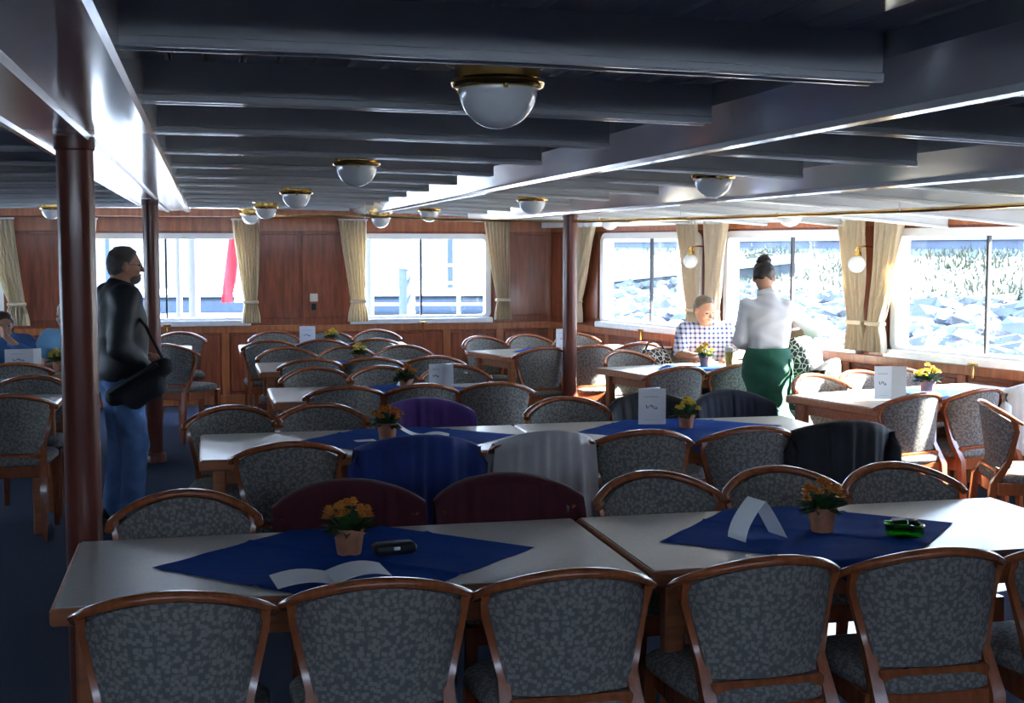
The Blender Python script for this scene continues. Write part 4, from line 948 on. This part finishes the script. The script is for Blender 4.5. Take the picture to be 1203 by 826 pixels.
# --- seated figures
def seated(label, loc, rz, shirt, hair, skin='skin', head=(.02, .10, 1.17), look=(.2, 1, -.35), s=1.0, arms=None, short=True, trous='trouser_dark', bust=0, hairkind='short', hz=0, sleeve=1.0):
    r = thing('person', label, 'person', loc, rz)
    J = dict(pelvis=V3(0, -.06, .56), waist=V3(0, -.05, .69), chest=V3(0, 0, .87+hz), neck=V3(0, .05, 1.03+hz), lsh=V3(-.185*s, .02, .985+hz), rsh=V3(.185*s, .02, .985+hz), lhip=V3(-.09, -.04, .55), rhip=V3(.09, -.04, .55))
    HC = V3(*head)+V3(0, 0, hz); B = torso(J, 0, s, bust); hp, Fm, q = head_prims(HC, V3(*look), V3(0, .15, 1), .97*s); B += hp; limb(B, [J['neck']-V3(0, 0, .04), HC+V3(0, -.03, -.05)], [.058*s, .052*s])
    la, ra, hd = arms; la = [J['lsh']]+[V3(*p) for p in la]; ra = [J['rsh']]+[V3(*p) for p in ra]
    limb(B, la, [.048*s, .040*s, .027*s]); limb(B, ra, [.048*s, .040*s, .027*s])
    B += hand_prims(la[2], V3(*hd[0]), V3(0, -.1, -1), .6, .97*s, -1); B += hand_prims(ra[2], V3(*hd[1]), V3(0, -.1, -1), .6, .97*s, 1)
    legs = []
    for x in (-1, 1):
        l_ = [V3(x*.09, -.04, .55), V3(x*.11, .36, .53), V3(x*.11, .32, .09)]; legs.append(l_); limb(B, l_, [.08, .056, .038]); limb(B, [l_[2]-V3(0, .03, .04), l_[2]+V3(0, .14, -.055)], [.036, .028])
    sdf_obj('body', B, HB, skin, r)
    T = torso(J, .020, s, bust)
    for a in (la, ra):
        e = a[1] if short else a[1]*.12+a[2]*.88
        if short: limb(T, [a[0], a[0]*.12+a[1]*.88], [.070*s, .062*s], .03)
        else: limb(T, [a[0], a[1], e], [.070*s, .060*s, .045*s], .03)
    tr = sdf_obj('shirt', T, .009, shirt, r, cuts=[(V3(0, 0, .52), V3(0, 0, -1)), (J['neck']+V3(0, 0, .03), V3(0, .4, 1))], noise=(.005, 34))
    T = [('c', V3(-.08, -.06, .55), V3(.08, -.06, .55), .118, .118, .03)]
    for l_ in legs: limb(T, [l_[0], l_[1], l_[2]], [.095, .072, .055], .03)
    sdf_obj('trousers', T, .011, trous, r, cuts=[(V3(0, 0, .62), V3(0, 0, 1))], noise=(.003, 30))
    for l_ in legs: sdf_obj('shoe', [('c', l_[2]-V3(0, .04, .042), l_[2]+V3(0, .14, -.05), .042, .034, .02)], .009, 'shoe', r, cuts=[(V3(0, 0, .004), V3(0, 0, -1))])
    if hairkind == 'long': hair_cap('hair', HC, Fm, q, .97*s, hair, r, prims=[('e', q(0, -.012, .026), V3(.086, .104, .102)*s, Fm, .01), ('c', q(-.05, -.045, -.03), q(-.06, -.05, -.13), .045, .03, .03), ('c', q(.05, -.045, -.03), q(.06, -.05, -.13), .045, .03, .03)], front=.5)
    else: hair_cap('hair', HC, Fm, q, .97*s, hair, r, front=.28 if hairkind == 'thin' else .4, g=.006 if hairkind == 'thin' else .012)
    eyes_mouth(r, q, Fm, .97*s); return r, J, q, Fm
pr_, J_, q_, F_ = seated('seated balding man in a blue and white checked shirt, reading at a table', (4.10, 10.46, 0), R(180-8), 'plaid', 'hair_sandy',
    head=(.055, .13, 1.165), look=(-.55, 1, -.50), arms=([(-.27, .16, .80), (-.10, .40, .79)], [(.26, .14, .80), (.14, .40, .79)], [(.5, 1, -.05), (-.5, 1, -.05)]), hairkind='thin')
m = MB(); m.sweep([(-.018, 0), (.018, 0), (.014, .022), (-.014, .022)], [(.065*math.cos(a), .045+.058*math.sin(a), 1.045) for a in [2*math.pi*k/16 for k in range(16)]], closed=True); m.build('collar', 'plaid', pr_, ang=60)
pw_, J_, q_, F_ = seated('white-haired woman seated with her back turned, dark leaf print top under a white cardigan', (4.30, 9.06, 0), R(52), 'leaf_print', 'hair_white',
    head=(.0, .12, 1.17), look=(.2, 1, -.4), arms=([(-.24, .18, .80), (-.12, .38, .80)], [(.26, .16, .82), (.14, .38, .80)], [(.4, 1, -.05), (-.4, 1, -.05)]), bust=1, s=.97, short=False)
T = []; limb(T, [J_['rsh'], V3(.26, .16, .82), V3(.16, .34, .80)], [.085, .072, .055], .03); T.append(('c', J_['lsh']+V3(.01, 0, .035), J_['rsh']+V3(-.02, 0, .03), .070, .070, .04)); T.append(('c', V3(.19, .03, .95), V3(.19, .0, .62), .03, .04, .03))
sdf_obj('cardigan', T, .010, 'blouse', pw_, noise=(.005, 30))
seated('brown-haired young guest in a blue shirt with hand to chin at the left edge', (-1.58, 11.2, 0), R(180), 'shirt_blue', 'hair_brown', head=(0, .10, 1.13), look=(-.35, 1, -.2),
    arms=([(-.22, .20, .80), (-.03, .24, .99)], [(.24, .16, .80), (.10, .36, .79)], [(.2, .2, 1), (-.4, 1, -.05)]), hairkind='long', s=.88, hz=-.06, short=False)
seated('guest in a sky blue shirt mostly hidden behind the near dark column', (-1.06, 11.16, 0), R(170), 'shirt_sky', 'hair_white', head=(.02, .10, 1.17), look=(.3, 1, -.15),
    arms=([(-.26, .14, .78), (-.10, .38, .79)], [(.28, .10, .78), (.12, .36, .79)], [(.5, 1, -.05), (-.5, 1, -.05)]), hairkind='thin', hz=-.03)

# ------------------------------------------------------------------ outside: river, bank, jetty
m = MB(); m.grid([[(x, y, -1.15) for x in (-150, -60, -20, 9.5)] for y in (-40, 10, 40, 120)])
m.grid([[(-150, 120, -1.15), (90, 120, -1.15)], [(-150, 200, -1.15), (90, 200, -1.15)]]); tag(m.build('river', 'water', smooth=False), kind='structure')
hv = MB(); hv.sweep([(0, 0), (.1, 0), (.1, 1.3), (0, 1.3)], [(mir(W3).x-.2, -1.6, -1.42), (mir(W1).x-.2, W1.y, -1.42), (mir(W0).x-.2, 14.55, -1.42)]); hv.sweep([(0, 0), (.1, 0), (.1, 1.3), (0, 1.3)], [(W3.x+.3, -1.6, -1.42), (W1.x+.3, W1.y, -1.42), (W0.x+.3, 14.55, -1.42)])
tag(hv.build('trim_4', 'white_hull', smooth=False), kind='structure')
def bank_z(x, y):
    t = min(1, max(0, (x-8.2)/10.5)); return -1.2+.0+(t*2.85 if t < 1 else 2.85)*1.0+.0
def bz_(x, y):
    if x < 8.2: return -1.3
    z = -.5+.205*(x-8.5); z = min(z, 1.62+.004*(x-19)); return z
rng = random.Random(5)
m = MB(); rows = []
for i in range(70):
    y = -30+i*2.2; rows.append([(x, y, bz_(x, y)+(rng.uniform(-.05, .05) if 8.6 < x < 18.5 else 0)) for x in [7.6+.5*j for j in range(26)]+[22, 26, 34, 60, 120]])
m.grid(rows); tag(m.build('river_bank', 'bank_soil', ang=80), kind='structure')
def rock_mesh(seed):
    rr = random.Random(seed); me = MB(); t = (1+5**.5)/2
    vs = [(-1, t, 0), (1, t, 0), (-1, -t, 0), (1, -t, 0), (0, -1, t), (0, 1, t), (0, -1, -t), (0, 1, -t), (t, 0, -1), (t, 0, 1), (-t, 0, -1), (-t, 0, 1)]
    fs = [(0, 11, 5), (0, 5, 1), (0, 1, 7), (0, 7, 10), (0, 10, 11), (1, 5, 9), (5, 11, 4), (11, 10, 2), (10, 7, 6), (7, 1, 8), (3, 9, 4), (3, 4, 2), (3, 2, 6), (3, 6, 8), (3, 8, 9), (4, 9, 5), (2, 4, 11), (6, 2, 10), (8, 6, 7), (9, 8, 1)]
    me.add([tuple(c*rr.uniform(.38, .62)/1.1*k for c, k in zip(v, (1.25, .9, .6))) for v in vs], fs); return me
RM = [rock_mesh(s_).mesh('rock', 'rock', smooth=False) for s_ in range(6)]
# individual rocks where they show through the side windows (sight lines fan out from the room)
cnt = 0; stuffr = MB()
spots = []
for _ in range(1500):
    x = rng.uniform(8.4, 13.8); y = x/math.tan(R(rng.uniform(14, 43))); spots.append((x, y))
spots.sort(key=lambda p: p[0]**2+p[1]**2)
for i, (x, y) in enumerate(spots):
    s_ = rng.uniform(.16, .36)*(1.5 if rng.random() < .12 else 1); z = bz_(x, y)+s_*.12
    if i < 290:
        o = link('rock', RM[i % 6], None, (x, y, z), rng.random()*6.3); o.scale = (s_, s_, s_*rng.uniform(.7, 1.1)); tag(o, 'pale grey riprap stone on the river bank outside the side windows', 'rock', 'riprap stones on the bank')
    else:
        b = RM[i % 6]; a = rng.random()*6.3; ca_, sa_ = math.cos(a), math.sin(a)
        stuffr.add([(x+s_*(v.co.x*ca_-v.co.y*sa_), y+s_*(v.co.x*sa_+v.co.y*ca_), z+s_*v.co.z) for v in b.vertices], [tuple(p.vertices) for p in b.polygons])
tag(stuffr.build('riprap', 'rock', smooth=False), 'pale riprap stones farther along the bank', 'rocks', kind='stuff')
gm = MB()
for _ in range(9000):
    x = 12.6+6.0*rng.random()**1.0; y = x/math.tan(R(rng.uniform(13, 44))); hgt = rng.uniform(.06, .22)*(1 if rng.random() < .9 else 1.5); a = rng.random()*3.14
    if rng.random() < .55 and (math.sin(x*1.3+y*.35)+math.sin(y*.5-x)) < .1: continue
    dx, dy = math.cos(a)*.035, math.sin(a)*.035; z = bz_(x, y)-.03; lx, ly = rng.uniform(-.1, .1), rng.uniform(-.1, .1)
    gm.add([(x-dx, y-dy, z), (x+dx, y+dy, z), (x+lx, y+ly, z+hgt), (x-dy*.3, y+dx*.3, z)], [(0, 1, 2), (1, 3, 2), (3, 0, 2)])
tag(gm.build('bank_grass', 'grass_dry', smooth=False), 'dry pale grass and weeds covering the upper bank', 'grass', kind='stuff')
# sloping concrete ramp with a pale coping; shade on its side painted as dark colour
def slab_line(name, p, q, w_, h_, material, label, cat, cope=None):
    r = thing(name, label, cat, p, 0); d = Vector(q)-Vector(p); m = MB(); m.sweep([(-w_/2, 0), (w_/2, 0), (w_/2, h_), (-w_/2, h_)], [(0, 0, 0), tuple(d)]); m.build('wall', material, r, smooth=False)
    if cope: m = MB(); m.sweep([(-w_/2-.08, h_), (w_/2+.08, h_), (w_/2+.08, h_+cope), (-w_/2-.08, h_+cope)], [(0, 0, 0), tuple(d)]); m.build('coping', 'concrete', r, smooth=False)
    return r
slab_line('ramp_wall', (15.9, 33.5, .80), (11.2, 45, -.30), .5, .42, 'dark_wall', 'sloping ramp wall with a pale top crossing the bank outside the first side windows', 'wall', .26)
qw = slab_line('quay_wall', (19.3, 25, 1.30), (19.3, 110, 1.30), .5, .55, 'quay_wall', 'blue-grey quay wall along the top of the bank', 'wall', .12)
rl_ = thing('guard_rail', 'pale guard rail along the road at the top of the bank', 'railing', (21, 0, 1.6))
for k in range(30):
    m = MB(); m.cbox((0, 18+k*2.6, .25), (.06, .06, .5), .006); m.build('post', 'concrete', rl_, smooth=False)
for z in (.3, .52):
    m = MB(); m.cbox((0, 56, z), (.05, 80, .07), .005); m.build('bar', 'concrete', rl_, smooth=False)
fb = thing('warehouse', 'long blue-grey building beyond the road, just under the window heads', 'building', (60, 70, 1.6), R(-18))
for k in range(9):
    m = MB(); m.box((0, -52+k*13, 1.6+.3*(k % 3)), (8, 12.5, 3.2+.6*(k % 3))); b_ = m.build('block', 'far_building', fb, smooth=False)
    for j in range(3):
        m = MB(); m.box((-4.02, -56+k*13+j*4, 1.7), (.06, 1.6, 1.2)); m.build('window', 'dark_wall', b_, smooth=False)
ob = thing('signboard', 'small orange board on the road above the bank, seen over the waitress', 'sign', (20.4, 39.2, 1.6), R(-60)); m = MB(); m.cbox((0, 0, .45), (1.1, .05, .55), .01); m.build('board', 'orange_board', ob, smooth=False)
for x in (-.4, .4): m = MB(); m.cbox((x, .04, .2), (.06, .04, .5), .005); m.build('post', 'concrete', ob, smooth=False)
# bushes on the bank
def bush(x, y, s, label):
    r = thing('bush', label, 'bush', (x, y, bz_(x, y))); m = MB(); rr = random.Random(int(x*100))
    for k in range(500):
        a, b = rr.random()*6.28, math.acos(rr.uniform(0, 1)); d = Vector((math.sin(b)*math.cos(a), math.sin(b)*math.sin(a), math.cos(b)*.8)); c = d*s*rr.uniform(.6, 1.0); t = Vector((rr.uniform(-1, 1), rr.uniform(-1, 1), rr.uniform(-1, 1))).normalized()*.07; u = t.cross(d).normalized()*.05
        m.add([c-t, c-u, c+t, c+u], [(0, 1, 2, 3)])
    f = m.build('foliage', 'grass_dry', r, smooth=False); f['kind'] = 'stuff'
    m = MB(); m.tube([(0, 0, -.05), (.02, 0, s*.5)], [.04, .02], 6); m.build('stem', 'bank_soil', r)
bush(16.4, 37.5, .55, 'green bush on the bank above the ramp, right of the first window mullion'); bush(14.4, 26.8, .4, 'low olive bush behind the seated woman at the rock edge'); bush(14.2, 20.5, .35, 'low yellow-green bush above the stones in the rightmost window')
# ship's own white stern deck
m = MB(); pts = [(CX+4.35*math.sin(a), 14.75+9.4*math.cos(a)**.8 if math.cos(a) > 0 else 14.75) for a in [math.pi/2-math.pi*k/40 for k in range(41)]]
n_ = len(pts); vs = [(x, y, z) for z in (-.9, .50) for x, y in pts]; m.add(vs, [tuple(range(n_)), tuple(range(2*n_-1, n_-1, -1))]+[(i+n_, (i+1) % n_+n_, (i+1) % n_, i) for i in range(n_)])
tag(m.build('floor_stern_deck', 'white_hull', smooth=False), kind='structure')
def post(x, y, r_, z0, z1, material, label, cat='post', name='deck_post'):
    o = thing(name, label, cat, (x, y, z0)); m = MB(); m.lathe([(0, 0), (r_*1.6, 0), (r_*1.6, .03), (r_, .04), (r_, z1-z0), (0, z1-z0)], 20); m.build('shaft', material, o, ang=40)
    m = MB(); m.lathe([(0, z1-z0), (r_*1.15, z1-z0), (r_*1.1, z1-z0+.03), (0, z1-z0+.05)], 20); m.build('cap', material, o, ang=40)
post(-.42+.09, 16.4, .035, .5, 2.6, 'post_grey', 'thin white deck post seen left of the broad one through the middle stern window')
post(-.20+.05, 16.3, .065, .5, 2.6, 'post_grey', 'broad white deck post seen through the middle stern window')
post(2.02, 16.8, .05, .5, 2.6, 'post_grey', 'white deck post at the left of the right stern window')
post(3.6, 24.5, .11, -.6, 1.25, 'pontoon', 'dark grey mooring bollard seen through the right stern window', 'bollard', 'mooring_bollard')
fg = thing('stern_flag', 'red and white flag hanging at the stern outside the middle window', 'flag', (.50, 17.2, .55), 0)
m = MB(); m.tube([(0.22, 0, 0), (.10, .25, 1.7)], .02, 10); m.build('flagpole', 'white_hull', fg)
for k, (mt, x0, x1) in enumerate((('flag_red', -.20, -.06), ('white_hull', -.06, .08), ('flag_red', .08, .18))):
    rows = [[(x0+(x1-x0)*j/6-.10*(1-t)+ (x0*.5)*(1-t)*.3, .10+.03*math.sin(j*1.3+t*5+k), .42+(.95 if k < 2 else .30)*t) for j in range(7)] for t in [i/14 for i in range(15)]]
    m = MB(); solid(rows, .004, m); m.build('stripe', mt, fg, ang=80)
# floating pontoon with a railing, and the gangway
pn = thing('pontoon', 'blue-grey floating pontoon with a dark fender band beyond the stern', 'pontoon', (2.0, 33, -1.15), R(-6))
m = MB(); m.cbox((0, 0, .9), (12, 3.2, 1.5), .1); m.build('hull', 'pontoon', pn, smooth=False)
m = MB(); m.cbox((0, 0, 1.69), (12.2, 3.4, .08), .02); m.build('deck', 'white_hull', pn, smooth=False)
m = MB(); m.cbox((0, -1.75, 1.2), (11.6, .12, .22), .03); m.build('fender', 'dark_wall', pn, smooth=False)
rg = thing('gangway_railing', 'white railing with posts on the pontoon beyond the right stern window', 'railing', (4.6, 24.4, -.35), R(-10))
for k in range(6): m = MB(); m.cbox((-1.7+k*.85, 0, .85), (.07, .07, 1.7), .008); m.build('post', 'white_hull', rg, smooth=False)
for z in (.95, 1.35, 1.68): m = MB(); m.cbox((.4, 0, z), (4.4, .05, .05), .006); m.build('bar', 'white_hull', rg, smooth=False)
m = MB(); m.cbox((.4, .6, .0), (4.6, 1.4, .12), .02); m.build('deck', 'concrete', rg, smooth=False)
gw = thing('gangway', 'pale gangway sloping down to the water beyond the right stern window', 'gangway', (4.7, 21.6, -.6), R(35))
m = MB(); m.sweep([(-.35, 0), (.35, 0), (.35, .08), (-.35, .08)], [(-1.6, 0, 0), (1.6, 0, .95)]); m.build('deck', 'pontoon', gw, smooth=False)
for s_ in (-.36, .36):
    m = MB(); m.tube([(-1.6, s_, .5), (1.6, s_, 1.4)], .02); m.build('handrail', 'white_hull', gw)
    for k in range(4): m = MB(); m.tube([(-1.4+k*.9, s_, .06+k*.27), (-1.4+k*.9, s_, .55+k*.255)], .015); m.build('post', 'white_hull', gw)
# far shore behind the stern
m = MB(); rows = []
for i in range(40):
    x = -120+i*6; rows.append([(x, 62, -1.2), (x, 70, .4+.3*math.sin(i*.7)), (x, 84, 2.2+.5*math.sin(i*.9+1)), (x, 105, 5+1.2*math.sin(i*.5)), (x, 130, 4)])
m.grid(rows); tag(m.build('far_shore', 'far_trees', ang=80), kind='structure')
for k in range(5): post(-4+k*4.3+(k % 2), 58-k*1.3, .16, -1.2, 3.4-.3*(k % 3), 'pontoon', ('tall thin mooring pile off the stern, number %s from the left' % ['one', 'two', 'three', 'four', 'five'][k]), 'pile', 'mooring_pile')
